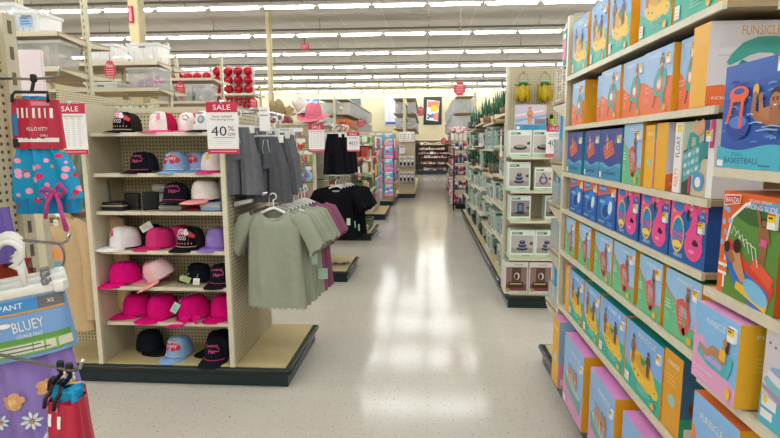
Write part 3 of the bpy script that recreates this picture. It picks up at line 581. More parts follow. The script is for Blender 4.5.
# white wire rack and packs at the top of that end
mb=MB()
for z in (0,.05,.10,.15,.20):
    mb.tube([(.86,3.36,z+.005),(.86,3.66,z+.005),(1.22,3.66,z+.005),(1.22,3.36,z+.005),(.86,3.36,z+.005)],.004,WHITE,6)
for x,y in ((.86,3.36),(.86,3.66),(1.22,3.66),(1.22,3.36),(1.04,3.66),(.86,3.51)): mb.tube([(x,y,0),(x,y,.205)],.004,WHITE,6)
for k in range(7): mb.tube([(.86+.06*k,3.36,.205),(.86+.06*k,3.66,.205)],.003,WHITE,5)
tag(mb.build('wire_rack',None,(0,0,1.89)),'white wire rack on the top end shelf beside the lanterns','rack')
for i,(c,c2) in enumerate((('#d8488c','#2f9aa0'),('#2f9aa0','#e86aa0'))):
    mb=MB(); mb.rbox(-.03,-.055,0,.05,.055,.24,ink(c),.01); mb.box(-.032,-.04,.05,-.03,.04,.17,ink(c2)); mb.box(-.0325,-.03,.18,-.03,.03,.21,PAPER); mb.box(-.02,-.045,.24,.04,.045,.30,clear('bag_film','#dfe6ea',.35))
    tag(mb.build('swim_pack',None,(.91,3.44+.13*i,2.101)),('pink and teal pack' if i==0 else 'teal and pink pack')+' on top of the white wire rack','pack')

# ------------------------------------------------------------------ fountain boxes on the end of the second fixture
def d_fount(k):
    def f(A,w,h):
        A.rect(w*.06,h*.16,w*.94,h*.80,ink(['#b8b3b0','#cfc9c6','#8f8c8a','#c5bcb6'][k%4])); A.rect(w*.06,h*.16,w*.94,h*.34,ink(['#9c958f','#b7aaa4','#6d6a66','#b09a92'][k%4])); A.rect(0,0,w,h*.10,ink('#b9dcc4'))
        A.rect(w*.08,h*.84,w*.5,h*.92,ink('#2f7a4c')); A.lines(w*.1,h*.875,w*.46,1,.01,BRAND,h*.02); A.lines(w*.5,h*.05,w*.92,1,.01,ink('#3f8a5c'),h*.02)
        d=ink('#2f2f3c')
        if k==0:
            for j in range(3): A.ell(w*(.5),h*(.32+.12*j),w*(.22-.05*j),h*.07,d); A.ell(w*.5,h*(.35+.12*j),w*(.17-.05*j),h*.03,ink('#7a86b0'))
        elif k==1: A.ell(w*.5,h*.36,w*.30,h*.10,d); A.ell(w*.5,h*.40,w*.24,h*.05,ink('#a49a94'))
        elif k==2: A.rect(w*.36,h*.30,w*.66,h*.70,d); A.rect(w*.42,h*.38,w*.60,h*.64,ink('#5a7fb0')); A.ell(w*.5,h*.30,w*.24,h*.05,ink('#22242c'))
        else: A.ell(w*.5,h*.42,w*.26,h*.17,ink('#6d6480')); A.ell(w*.5,h*.44,w*.14,h*.10,ink('#b3abc0')); A.line([(w*.3,h*.5),(w*.5,h*.74),(w*.7,h*.5)],.012,d)
        A.rect(w*.80,h*.46,w*.92,h*.56,ink('#3b4a44'))
    return f
def d_brown(A,w,h):
    A.rect(w*.05,h*.10,w*.95,h*.84,ink('#8a6f6a')); A.rect(w*.05,h*.10,w*.95,h*.32,ink('#7a3f40')); b=ink('#3a241e')
    A.rect(w*.30,h*.36,w*.70,h*.82,ink('#5a3a30')); A.ell(w*.52,h*.56,w*.12,h*.11,ink('#d8d2cc')); A.ell(w*.5,h*.55,w*.07,h*.09,b); A.rect(w*.16,h*.20,w*.80,h*.38,b); A.rect(w*.22,h*.30,w*.74,h*.34,ink('#c9a95e')); A.ell(w*.14,h*.12,w*.09,h*.06,ink('#a8a060')); A.rect(w*.6,h*.02,w*.95,h*.08,ink('#9fd0b0')); A.lines(w*.4,h*.9,w*.9,1,.01,ink('#9a8f88'),h*.02)
def d_surfside(A,w,h):
    A.rect(0,h*.2,w,h,ink('#cfc4dc')); A.poly([(0,h*.42),(w,h*.62),(w,h*.54),(0,h*.30)],ink('#7fb2de')); A.poly([(0,h*.50),(w,h*.72),(w,h*.66),(0,h*.44)],ink('#e7b8b0')); A.poly([(0,h*.60),(w*.9,h*.80),(w*.9,h*.74),(0,h*.54)],ink('#e9e6f2'))
    A.person(w*.46,h*.24,h*.66,SK,'#c86a6a'); A.rect(0,0,w,h*.22,ink('#3f9fd0')); A.text('SURFBOARD',w*.5,h*.14,h*.07,ink('#1f3f7a'),w*.5); A.text('POOL FLOAT',w*.5,h*.05,h*.06,ink('#1f3f7a'),w*.5); A.rect(w*.04,h*.03,w*.14,h*.15,PAPER); A.rect(w*.88,h*.88,w*.98,h*.97,ink('#f0d84a')); A.rect(w*.62,h*.24,w*.98,h*.44,ink('#8a7f8a'))
for k in range(4): DES['fount%d'%k]=(d_fount(k),'#e4ebe6','#d3e4d8','#cfe0d4')
DES['brown']=(d_brown,'#d9d6d2','#e2dfdc','#8fbfae'); DES['surfside']=(d_surfside,'#cfc4dc','#a9b6d0','#b9c4da')
FB=[('surfside',.29,.06,.236,.98,5.14,1.748,'wide pale surfboard box above the fountain boxes'),
 ('fount1',.215,.16,.255,.888,5.14,1.491,'mint box with low stone fountain, left on the upper end shelf'),('fount1',.215,.16,.255,1.110,5.14,1.491,'mint box with low stone fountain, right on the upper end shelf'),
 ('fount0',.215,.16,.275,.885,5.14,1.166,'mint box with tiered blue fountain on the second end shelf'),('fount3',.17,.16,.225,1.118,5.14,1.166,'pale box with round purple lantern on the second end shelf'),
 ('fount2',.20,.16,.245,.905,5.14,.871,'mint box with upright blue fountain on the third end shelf'),('fount2',.15,.16,.245,1.22,5.15,.871,'mint box half hidden by the green bags on the third end shelf'),
 ('fount0',.245,.16,.275,.935,5.14,.501,'mint box with tiered fountain, left on the fourth end shelf'),('fount0',.22,.16,.275,1.172,5.14,.501,'mint box with tiered fountain, right on the fourth end shelf'),
 ('brown',.225,.2,.325,.880,5.10,.137,'box with brown barrel fountain, left on the dark green base'),('brown',.225,.2,.325,1.115,5.10,.137,'box with brown barrel fountain, right on the dark green base')]
for des,w,d,h,x,y,z,l in FB: carton(des,w,d,h,(x,y,z),0,l,'fountain boxes on the end shelves','fountain_box' if des!='surfside' else 'float_box',sticker=False)
# yellow petal lanterns on hooks
def lantern(x,z,label):
    o=empty('petal_lantern',(x,5.30,z)); tag(o,label,'lantern','yellow petal lanterns')
    Yl=mat('lantern_yellow','#b79a14',.35,.2,var=.3,scale=40); G=mat('lantern_green','#1f8a4a',.4)
    mb=MB(); mb.lathe([(.024,.02),(.040,.032),(.046,.05),(.03,.056),(.0,.058)],G,n=16); mb.build('cap',o)
    for k in range(6):
        a=2*PI*k/6+.26; M=Matrix.Rotation(a,3,'Z')@Matrix.Rotation(-.06,3,'Y')
        mb=MB(); c=Vector((cos(a)*.058,sin(a)*.058,-.055)); mb.ell(c,(.018,.040,.082),Yl,10,8,M); mb.build('petal',o)
    for k in range(6):
        a=2*PI*k/6; mb=MB(); mb.tube([(cos(a)*.03,sin(a)*.03,.03),(cos(a)*.06,sin(a)*.06,.02),(cos(a)*.078,sin(a)*.078,.036)],.006,mat('lantern_leaf','#4a5a2a',.5),5); mb.build('leaf',o)
    mb=MB(); mb.tube([(.05*cos(a),0,.055+.085*sin(a)) for a in [PI*i/12 for i in range(13)]],.0025,BLACK,5); mb.build('handle',o)
    mb=MB(); mb.tube([(x,5.385,z+.16),(x,5.32,z+.155),(x,5.27,z+.137),(x,5.262,z+.15)],.004,CHROME,6); tag(mb.build('peg_hook'),'wire hook holding the %s yellow lantern'%('left' if x<1 else 'right'),'hook')
lantern(.925,2.16,'yellow petal lantern with green cap, left of the pair on the pegboard'); lantern(1.135,2.16,'yellow petal lantern with green cap, right of the pair on the pegboard')
for i,(x,z,c,l) in enumerate(((1.16,1.80,'#2a3a2a','small dark green hanging tool on the pegboard'),(1.21,1.83,'#b8d81a','lime hanging bottle with black cap on the pegboard'),(1.135,1.86,'#7fb0a0','small mint hanging pack on the pegboard'))):
    mb=MB(); mb.rbox(-.018,-.02,-.09,.018,.02,.03,ink(c),.012); mb.rbox(-.015,-.016,.03,.015,.016,.07,BLACK,.008); mb.tube([(0,.09,.075),(0,-.02,.07)],.003,CHROME,6); tag(mb.build('hanging_tool',None,(x,5.30,z)),l,'tool')

# goods down the aisle side of the second fixture
MINT=['#c3d6ca','#d6e2da','#b2cdbd','#e0e5e1','#bcd4c8','#9fbcc6','#e6eae7']
rnd=random.Random(11); n=0
gm={}
def mintbox(ci,w,h):
    k=(ci,w,h)
    if k not in gm:
        mb=MB(); mb.box(-w/2,0,0,w/2,.24,h,ink(MINT[ci])); A=Art(mb,lambda u,v,l:(u-w/2,-.0003*l,v)); A.rect(w*.12,h*.2,w*.88,h*.72,ink('#5f6a66')); A.rect(w*.3,h*.3,w*.7,h*.6,ink('#9aa8a0')); A.rect(w*.1,h*.8,w*.6,h*.9,ink('#2f7a4c'))
        A=Art(mb,lambda u,v,l:(w/2+.0003*l,u,v)); A.rect(.04,h*.25,.2,h*.7,ink('#8fa89a')); A.rect(.03,h*.8,.15,h*.9,ink('#2f7a4c')); gm[k]=mb.mesh('mint_box')
    return gm[k]
HT=[('lowest','#'),('second',''),('third',''),('fourth',''),('top','')]
for bx in range(5):
    y0=5.45+bx*1.33
    zs=(.137,.52,.9,1.25,1.6,1.95) if bx%2==0 else (.137,.45,.85,1.2,1.55,1.9)
    for si,z in enumerate(zs):
        y=y0+.12
        while y<y0+1.25:
            if bx==0 and y<y0+.3 and si in (1,2,3): y+=.22; continue
            kind=rnd.choice(['m','m','m','d'] if si<3 else ['m','d','d','d','p'] if si<5 else ['p','p','d'])
            w=rnd.choice([.16,.22,.28]); h=min(rnd.choice([.2,.25,.29]),.29)
            if y+w>y0+1.29: break
            side='by the right aisle edge, %s bay, %s shelf up'%(ORD[bx],ORD[si])
            if kind=='m':
                o=link('mint_box',mintbox(rnd.randrange(7),w,h),None,(.85+rnd.uniform(0,.03),y+w/2,z+.001),(0,0,RW)); tag(o,'pale mint garden box '+side,'box','mint garden boxes beside the aisle')
            elif kind=='d':
                mb=MB(); r=w/2-.01; mb.lathe([(r*.6,0),(r*.7,.01),(r,h*.6),(r*.85,h*.62),(r*.8,h*.5),(0,h*.48)],ink(rnd.choice(['#2a2a2e','#3a3430','#59503f'])),n=14); mb.ell((0,0,h*.62),(r*.5,r*.5,h*.14),ink('#4a4a4c'),10,6)
                tag(mb.build('dark_planter',None,(.96,y+w/2,z+.001)),'dark bowl shaped planter '+side,'planter','dark planters beside the aisle')
            else:
                o=empty('potted_succulent',(.95,y+w/2,z+.001)); o.scale=(1.3,)*3 if si==5 else (1,)*3; tag(o,'spiky green potted plant '+side,'plant','spiky plants beside the aisle')
                mb=MB(); mb.lathe([(.04,0),(.05,0),(.065,.08),(.058,.08),(.0,.07)],ink(rnd.choice(['#8a5a3a','#3f3a38','#c9b890'])),n=12); mb.build('pot',o)
                mb=MB()
                for k in range(8):
                    a=2*PI*k/8; t=.35*(k%2+.3); mb.tube([(.015*cos(a),.015*sin(a),.06),(.05*cos(a)*t*2,.05*sin(a)*t*2,.16),(.085*cos(a)*t*2,.085*sin(a)*t*2,.24+.05*(k%3))],[.016,.014,.001],ink('#1f5a3c' if k%3 else '#2f6a3a'),5)
                mb.build('leaves',o)
            y+=w+.02
# tall dark fan box, hose coils and tall spikes on top near the front
mb=MB(); mb.box(0,0,0,.22,.30,.38,ink('#3a3d44')); mb.box(-.002,.04,.06,0,.26,.32,ink('#6a707a')); tag(mb.build('dark_box',None,(.845,5.46,1.951)),'tall charcoal box standing on the top shelf beside the pegboard','box')
for i,(y,z) in enumerate(((5.52,.905),(5.66,.905),(5.55,1.255))):
    mb=MB(); 
    for k in range(3): mb.tube([(.0+.022*k,.135*cos(a),.16+.135*sin(a)) for a in [2*PI*j/20 for j in range(21)]],.016,ink('#1d1e22'),8,False)
    tag(mb.build('hose_coil',None,(.86,y+.02,z-.006)),'coiled black hose on edge beside the aisle, %s'%['lower shelf, nearer','lower shelf, farther','upper shelf'][i],'hose','black hose coils')
mb=MB(); mb.tube([(0,0,0),(0,0,.62)],.02,BLACK,8); mb.lathe([(.06,0),(.06,.02),(.02,.03)],BLACK,n=12,caps=True); mb.rbox(-.03,-.03,.56,.03,.03,.70,BLACK,.01); tag(mb.build('garden_pole',None,(.815,5.5,.137)),'tall black garden pole standing on the base near the front corner','pole')
mb=MB(); mb.box(-.002,-.06,-.17,.002,.06,.17,PAPER); A=Art(mb,lambda u,v,l:(-.002-.0003*l,.06-u,v-.17)); A.rect(0,.25,.12,.34,RED); A.rect(0,0,.12,.03,RED); A.text('SALE',.06,.295,.04,BRAND,.09); A.lines(.02,.21,.1,7,.022,ink('#8a8a90'),.006)
tag(mb.build('sale_sign',None,(.80,5.85,1.62)),'narrow red and white sale sign facing the aisle beside the dark planters','sign')

# ------------------------------------------------------------------ caps
CA,CB,CH=.083,.098,.125
def csurf(th,ph,off=0):
    c=max(cos(ph*PI/2),0); r=c**.55 if c>0 else 0
    z=CH*(sin(ph*PI/2)**.85)+.012*max(cos(th),0)*sin(ph*PI)
    return Vector(((CA*r+off)*sin(th), -(CB*r+off)*cos(th), z+.012+off*.5*ph))
FR=1.05
def cap_meshes(kind):
    col=CAPS[kind]; crown,front,brim,art=col[0],col[1],col[2],col[3]; out=[]
    cm=cloth('cap_'+crown.strip('#'),crown,.2) if not col[5] else blobs('mesh_'+crown.strip('#'),crown,[crown,col[5]],420,.45)
    N=30; ths=[FR+(2*PI-2*FR)*i/N for i in range(N+1)]
    mb=MB(); mb.loft([[csurf(t,p/8) for t in ths] for p in range(9)],cm,False); mb.loft([[csurf(t,p/8,-.003) for t in ths][::-1] for p in range(4)],cm,False)
    out.append(mb.mesh('crown'))
    fm=cloth('cap_'+front.strip('#'),front,.15); ths=[-FR+2*FR*i/14 for i in range(15)]
    mb=MB(); mb.loft([[csurf(t,p/8,.0012) for t in ths] for p in range(9)],fm,False); mb.loft([[csurf(t,p/8,-.003) for t in ths][::-1] for p in range(4)],fm,False)
    mb.tube([csurf(0,p/8,.002) for p in range(5,9)],.0012,fm,5)
    out.append(mb.mesh('front_panel'))
    bm_=cloth('cap_'+brim.strip('#'),brim,.15); mb=MB(); top=[];bot=[]
    for i in range(17):
        t=-1.32+2.64*i/16; L=.092*max(cos(t*1.15),0)**.5
        p0=csurf(t,0,0); r=[];q=[]
        for k in range(5):
            s=k/4; x=p0.x*(1+.12*s); y=p0.y-L*s; z=.013-.012*s*s*max(cos(t),0)-.014*(abs(x)/CA)**2*s+.004
            r.append((x,y,z)); q.append((x,y,z-.004))
        top.append(r); bot.append(q[::-1])
    mb.loft([a+b for a,b in zip(top,bot)],bm_,True,True); out.append(mb.mesh('brim'))
    mb=MB(); mb.ell((0,0,CH+.013),(.009,.009,.006),bm_,10,6); out.append(mb.mesh('button'))
    if art:
        mb=MB(); A=Art(mb,lambda u,v,l:csurf(max(min(u*1.22/CB,1.1),-1.1),max(0,(v*1.08+.004)/CH*.82),.0025+.0001*l)); art(A); out.append(mb.mesh('embroidery'))
    if col[4]:
        mb=MB(); mb.tube([csurf(-FR+2*FR*i/14,.03,.003) for i in range(15)],.003,ink(col[4]),5); out.append(mb.mesh('cord'))
    return out
def a_script(c):
    def f(A): A.text('Cowboy',0,.062,.024,ink(c),.10,.06); A.text('Hat',.008,.036,.018,ink(c),.045,.06); A.line([(.03,.036),(.05,.034),(.055,.05),(.045,.054)],.003,ink(c))
    return f
def a_flower(A):
    A.rect(-.055,.015,.045,.045,ink('#c22a52'))
    for u,v,c in ((-.04,.075,'#f2f0ea'),(-.015,.085,'#f4a6c8'),(.02,.08,'#f0d8e4'),(.0,.065,'#e86aa4'),(-.045,.05,'#e86aa4'),(.03,.06,'#f4c8da')): A.ell(u,v,.016,.014,ink(c),10)
    A.ell(-.04,.075,.006,.006,ink('#f0c02a')); A.text('GOOD',0,.056,.018,ink('#f7eef2'),.06); A.text('MOOD',0,.034,.018,ink('#f7eef2'),.06)
    A.ell(.055,.05,.012,.012,ink('#d02840')); A.ell(.07,.046,.012,.012,ink('#d02840')); A.line([(.055,.06),(.045,.075),(.07,.06)],.003,ink('#3d9a4a'))
    for k in range(8): A.ell(-.06+.017*k,.012,.003,.003,ink('#e2c27a'),6)
def a_beach(A):
    A.line([(-.055,.025),(-.02,.04),(.02,.03),(.05,.045)],.004,ink('#d9b46a')); A.line([(-.05,.04),(-.02,.055),(.01,.045)],.003,ink('#e58fb0'))
    for u in (-.03,-.005,.02): A.line([(u,.075),(u+.012,.085),(u+.022,.075)],.004,ink('#3a4a4a'))
    A.ell(-.045,.08,.010,.010,ink('#f0a82e')); A.ell(.035,.055,.014,.02,ink('#e77fa8')); A.line([(.035,.075),(.05,.085)],.004,ink('#3d8a4a'))
def a_star(A):
    A.line([(-.05,.07),(-.02,.08),(-.035,.05),(-.03,.085),(-.045,.055)],.01,ink('#f0a82e')); A.line([(.0,.06),(.03,.075),(.05,.05)],.008,ink('#3f5a4a')); A.line([(.01,.045),(.04,.04)],.008,ink('#9a7ab0'))
def a_palm(A):
    A.line([(0,.03),(.004,.075)],.005,ink('#6a4a30'))
    for d in (-1,1): A.line([(.004,.075),(d*.02,.088),(d*.035,.076)],.008,ink('#2a3a38')); A.line([(.004,.075),(d*.025,.07)],.007,ink('#2a3a38'))
    A.ell(.02,.04,.024,.020,ink('#5a8fd0')); A.ell(.02,.04,.012,.010,ink('#e0c04a')); A.rect(-.045,.02,-.02,.06,ink('#c83a5a'))
def a_howdy(A):
    r=ink('#c8284a')
    for u,v in ((-.045,.05),(-.02,.045),(.01,.055),(.035,.05),(.05,.04),(-.03,.035),(.02,.035)): A.ell(u,v,.018,.015,r,10)
    A.text('Honey',0,.046,.026,ink('#f3dfe4'),.09,.1)
    A.ell(.03,.082,.012,.012,ink('#f0b04a')); A.line([(-.03,.082),(-.005,.09),(.02,.08),(.045,.09)],.006,ink('#2a3a34'))
    for k in range(8): A.ell(-.06+.017*k,.010,.003,.003,ink('#e2a2b2'),6)
def a_lemon(A):
    A.rect(-.022,.03,.022,.075,ink('#e59ac0')); A.rect(-.019,.033,.019,.072,ink('#f4eef0')); A.ell(0,.053,.014,.017,ink('#f2d62a')); A.line([(0,.07),(.01,.078)],.005,ink('#3d8a4a'))
def a_pinkrose(A):
    for u,v,c in ((-.02,.06,'#e88aa8'),(.015,.065,'#e06a90'),(0,.05,'#f0a8bc'),(.025,.05,'#d85a80')): A.ell(u,v,.014,.012,ink(c),10)
    A.line([(-.005,.045),(-.015,.03)],.004,ink('#4a8a4a')); A.ell(-.012,.036,.007,.004,ink('#4a8a4a')); A.ell(.01,.034,.008,.004,ink('#4a8a4a'))
def a_teal(A): A.text('ALOHA',0,.055,.026,ink('#3f8fa8'),.085); A.line([(-.04,.036),(.04,.036)],.004,ink('#d86a9a'))
BK='#17181d'; NV='#171a26'; HP='#e0107e'
CAPS={'blackflower':('#26221f','#141418',BK,a_flower,'#d8a8b8','#3a352f'),'whitepink':('#b8184c','#ebe2dc','#ee3f88',a_beach,None,'#7d1238'),
 'whitepink2':('#c01e52','#efe8e2','#e85a94',a_star,None,'#7d1238'),'whiteblack':('#8e2440','#efece8','#1b1d24',a_palm,None,'#5c1228'),
 'navyscript':('#1e202a',NV,NV,a_script('#e0558e'),'#d83a72','#2e3140'),'lightblue':('#7ba6d8','#93b9e4','#86b0e0',a_howdy,'#e6e8ee','#a9c6ea'),
 'lemon':('#e8d8dc','#efe6e6','#ea2f84',a_lemon,None,'#d8b8c0'),'whiterose':('#e9e4e6','#efecee','#f0edee',a_pinkrose,None,None),
 'hotpink':(HP,HP,HP,None,None,None),'rose':('#cf2d72','#d63a7c','#d22f74',None,None,None),'purple':('#8f6fc0','#9a7ccc','#9676c8',a_teal,None,None),
 'plainblack':('#16161a','#18181c','#141417',None,None,None),'pinkprint':('#d77a9c','#dc88a6','#e08aa4',None,None,None),'pinkmesh':('#e7bcc4','#eab4bc','#ee9c94',None,None,'#f3dde0'),
 'navyplain':(NV,'#181b27','#12141d',None,None,None),'pinkwhite':('#dcd3d0','#e6dedb','#e89a94',None,'#e26a9a','#efe6e2')}
_cc={}
def cap(kind,x,y,z,rz,label,rx=0,ry=0,sc=1.0,group='caps on the shelves'):
    if kind not in _cc: _cc[kind]=cap_meshes(kind)
    ms=_cc[kind]; o=link('baseball_cap',ms[0],None,(x,y,z),(R(rx),R(ry),R(rz)),sc); tag(o,label,'cap',group)
    for m in ms[1:]: link(m.name.split('.')[0],m,o)
    return o
YC=3.44
z=AS[0]+.001
cap('blackflower',-2.03,YC,z,-12,'black cap with pink flowers and cherries on the top shelf'); cap('whitepink',-1.78,YC,z,-14,'white fronted cap with hot pink brim and beach drawing, top shelf')
cap('whitepink2',-1.63,3.53,z,-14,'white and pink cap with orange starfish, behind on the top shelf',sc=.98); cap('whiteblack',-1.475,YC,z,-14,'white cap with black brim and palm tree beside the forty percent sign')
z=AS[1]+.001
cap('navyscript',-1.93,YC,z,-14,'navy cap with pink script, left on the second shelf'); cap('lightblue',-1.70,YC,z,-6,'light blue cap with red lettering on the second shelf'); cap('lightblue',-1.59,3.54,z,-25,'light blue cap tucked behind another on the second shelf',sc=.98); cap('lemon',-1.44,YC,z,-6,'white cap with hot pink brim and lemon patch, right on the second shelf')
z=AS[2]+.001
cap('navyscript',-1.70,3.40,z+.045,4,'navy cap with pink script lying on grey cases, third shelf',rx=-6); cap('pinkwhite',-1.485,3.40,z+.065,-42,'pale pink and white cap resting on a light blue case',rx=4); cap('rose',-1.56,3.52,z,-30,'dark rose cap beneath the pale pink cap, third shelf',sc=.8)
z=AS[3]+.001
cap('plainblack',-1.97,3.53,z,-50,'black cap with folded tag behind the white cap',sc=1.05); cap('whiterose',-2.085,3.41,z,-44,'white cap embroidered with pink rose, left on the fourth shelf',sc=1.06); cap('whiterose',-1.955,3.52,z,-52,'plain white cap half hidden behind the rose embroidered one',sc=.9)
cap('rose',-1.84,3.42,z,-48,'rose pink cap in front of its twin on the fourth shelf'); cap('rose',-1.745,3.54,z,-35,'rose pink cap behind its twin on the fourth shelf'); cap('blackflower',-1.625,YC-.02,z,-12,'black cap with pink flowers and beaded edge on the fourth shelf',sc=1.05); cap('purple',-1.43,3.43,z,-22,'lavender purple cap with teal lettering at right of the fourth shelf')
z=AS[4]+.001
cap('hotpink',-2.10,3.40,z,-45,'plain hot pink cap, far left on the fifth shelf',sc=1.08); cap('pinkprint',-1.93,3.50,z,-45,'dusty pink printed cap behind the mesh one, fifth shelf'); cap('pinkmesh',-1.83,3.40,z+.035,-58,'pale pink mesh cap tipped up on the fifth shelf',rx=26,ry=-10)
cap('navyplain',-1.60,3.47,z,-100,'flattened dark navy cap with tags on the fifth shelf',sc=.92); cap('navyscript',-1.415,3.42,z,-8,'navy cap with pink script at right of the fifth shelf')
z=AS[5]+.001
cap('hotpink',-2.07,3.48,z,-52,'hot pink cap, leftmost of four on the sixth shelf',sc=1.08); cap('hotpink',-1.87,3.45,z,-30,'hot pink wide brimmed cap, second of four on the sixth shelf',sc=1.14); cap('hotpink',-1.635,3.45,z,-48,'hot pink cap tied with a bow and pale tag, third of four',sc=1.14,rx=8); cap('hotpink',-1.435,3.49,z,-18,'hot pink cap, rightmost of four on the sixth shelf',sc=1.12)
z=.137
cap('navyplain',-2.02,3.50,z,62,'dark navy cap facing right on the fixture base',sc=1.06); cap('lightblue',-1.755,3.42,z,-12,'light blue cap with red lettering down on the fixture base'); cap('navyscript',-1.46,3.38,z,-6,'navy cap with pink script at right on the fixture base',sc=1.05); cap('plainblack',-1.50,3.53,z+.0,-40,'black cap behind the script cap on the fixture base',sc=1.05)
# ribbon bow and loose hang tags
o=bpy.data.objects
mb=MB(); hp=cloth('ribbon_pink',HP)
for d in (-1,1): mb.loft([[(d*.0,0,-.008),(d*.045,-.012,-.02),(d*.07,-.006,-.004),(d*.045,.004,.012),(d*0,.004,.008)],[(d*.0,.012,-.008),(d*.045,.01,-.02),(d*.07,.014,-.004),(d*.045,.02,.012),(d*0,.02,.008)]],hp,True,True); mb.loft([[(d*.005,0,0),(d*.02,0,-.004)],[(d*.03,-.01,-.05),(d*.055,-.01,-.045)]],hp,False)
mb.ell((0,0,0),(.012,.014,.012),hp,8,6); tag(mb.build('ribbon_bow',None,(-1.60,3.29,.46),(0,0,.2)),'hot pink ribbon bow hanging over the edge of the sixth shelf','bow')
def hangtag(x,y,z,w,h,c,rot,label,nm='hang_tag'):
    mb=MB(); mb.box(-w/2,-.0015,-h/2,w/2,.0015,h/2,ink(c)); A=Art(mb,lambda u,v,l:(u,-.0016-.0002*l,v)); A.lines(-w*.35,h*.2,w*.35,3,h*.2,ink('#8a8f88'),h*.06); mb.tube([(0,0,h/2),(.004,.01,h/2+.03)],.0012,PAPER,4)
    return tag(mb.build(nm,None,(x,y,z),rot),label,'tag')
hangtag(-1.73,3.345,.505,.045,.075,'#a9dccf',(0,.55,.1),'mint hang tag on the hot pink cap with the bow'); hangtag(-1.655,3.36,.705,.075,.04,'#a9c07a',(-.5,.3,0),'green hang tag beside the dark navy cap'); hangtag(-1.565,3.335,.695,.045,.045,'#e9e9e6',(-.3,0,0),'small white hang tag leaning on the fifth shelf')
hangtag(-1.925,3.395,1.06,.085,.05,'#e9e4dc',(.1,-.5,.1),'cream folded tag with yellow spot by the white cap')
# zip cases on the third shelf
def case(w,d,h,c,stripe,loc,rot,label):
    o=empty('zip_case',loc); o.rotation_euler=rot; tag(o,label,'case','zip cases on the third shelf')
    mb=MB(); mb.rbox(-w/2,-d/2,0,w/2,d/2,h,ink(c),.014); mb.build('shell',o)
    mb=MB(); mb.rbox(-w/2-.0015,-d/2-.0015,h*.5,w/2+.0015,d/2+.0015,h*.64,ink(stripe),.002); mb.build('zip_band',o)
z=AS[2]+.001
case(.155,.13,.058,'#1b1c24','#b9a98a',(-2.115,3.39,z),(0,0,0),'flat black zip case lying at the left end')
case(.12,.11,.055,'#16171d','#4a463e',(-2.0,3.43,z+.062),(R(90),0,R(-12)),'black zip case standing on its edge, left of two'); case(.11,.13,.05,'#16171d','#b9a98a',(-1.90,3.42,z+.058),(R(86),0,R(38)),'black zip case standing askew with tan zip, right of two')
case(.125,.12,.11,'#8d8a88','#9f9b96',(-1.835,3.48,z),(0,0,.1),'grey boxy zip case behind the navy cap'); case(.125,.12,.06,'#8f8c8a','#aaa59e',(-1.83,3.47,z+.115),(0,R(8),R(18)),'grey zip case lying tilted on top of another')
case(.155,.12,.045,'#97928e','#aaa49c',(-1.71,3.375,z),(0,0,0),'flat grey zip case beneath the navy cap'); case(.14,.11,.058,'#8fa6c4','#c0ab8a',(-1.43,3.365,z),(0,0,0),'light blue zip case with tan band at the right end'); case(.09,.11,.10,'#8ea9ca','#a4b8d0',(-1.385,3.50,z),(0,0,0),'upright light blue zip case behind at the right end')

# ------------------------------------------------------------------ garments
class Sheet:
    """cloth hung flat: rows (z, centre, half width, half depth); fold(s,z) pushes the surface along Y"""
    def __init__(s, rows, fold): s.rows=rows; s.fold=fold
    def at(s,z):
        r=s.rows
        if z>=r[0][0]: return r[0][1:]
        for a,b in zip(r,r[1:]):
            if a[0]>=z>=b[0]:
                t=(a[0]-z)/(a[0]-b[0]) if a[0]!=b[0] else 0; t=t*t*(3-2*t)*.5+t*.5
                return [a[i]+(b[i]-a[i])*t for i in (1,2,3)]
        return r[-1][1:]
    def pt(s,q,z,side,off=0,zz=None):
        c,hw,th=s.at(z); return (c+hw*q, side*(th*math.sqrt(max(0,1-abs(q)**2.4))+off)+s.fold(q,z), z if zz is None else zz)
    def into(s,mb,mt,n=22,m=16,hem=None,top=False,neck=None):
        z0,z1=s.rows[0][0],s.rows[-1][0]; rings=[]
        for i in range(m+1):
            z=z0+(z1-z0)*i/m; ring=[]
            for side in (-1,1):
                for k in range(n):
                    q=(-1+2*k/n)*(1 if side<0 else -1); zz=z
                    if hem and i==m: zz=z+hem(q,side)
                    if neck: zz=zz+neck(q,side)*max(0,1-i/4)
                    ring.append(s.pt(q,z,side,0,zz))
            rings.append(ring)
        mb.loft(rings,mt)
        if top: mb.poly(rings[0][::-1],mt,True)
    def art(s,mb):
        def mp(u,v,l):
            c,hw,th=s.at(v); q=max(-.98,min(.98,(u-c)/hw)); return s.pt(q,v,-1,.002+.0001*l)
        A=Art(mb,mp); A.sub=10; return A
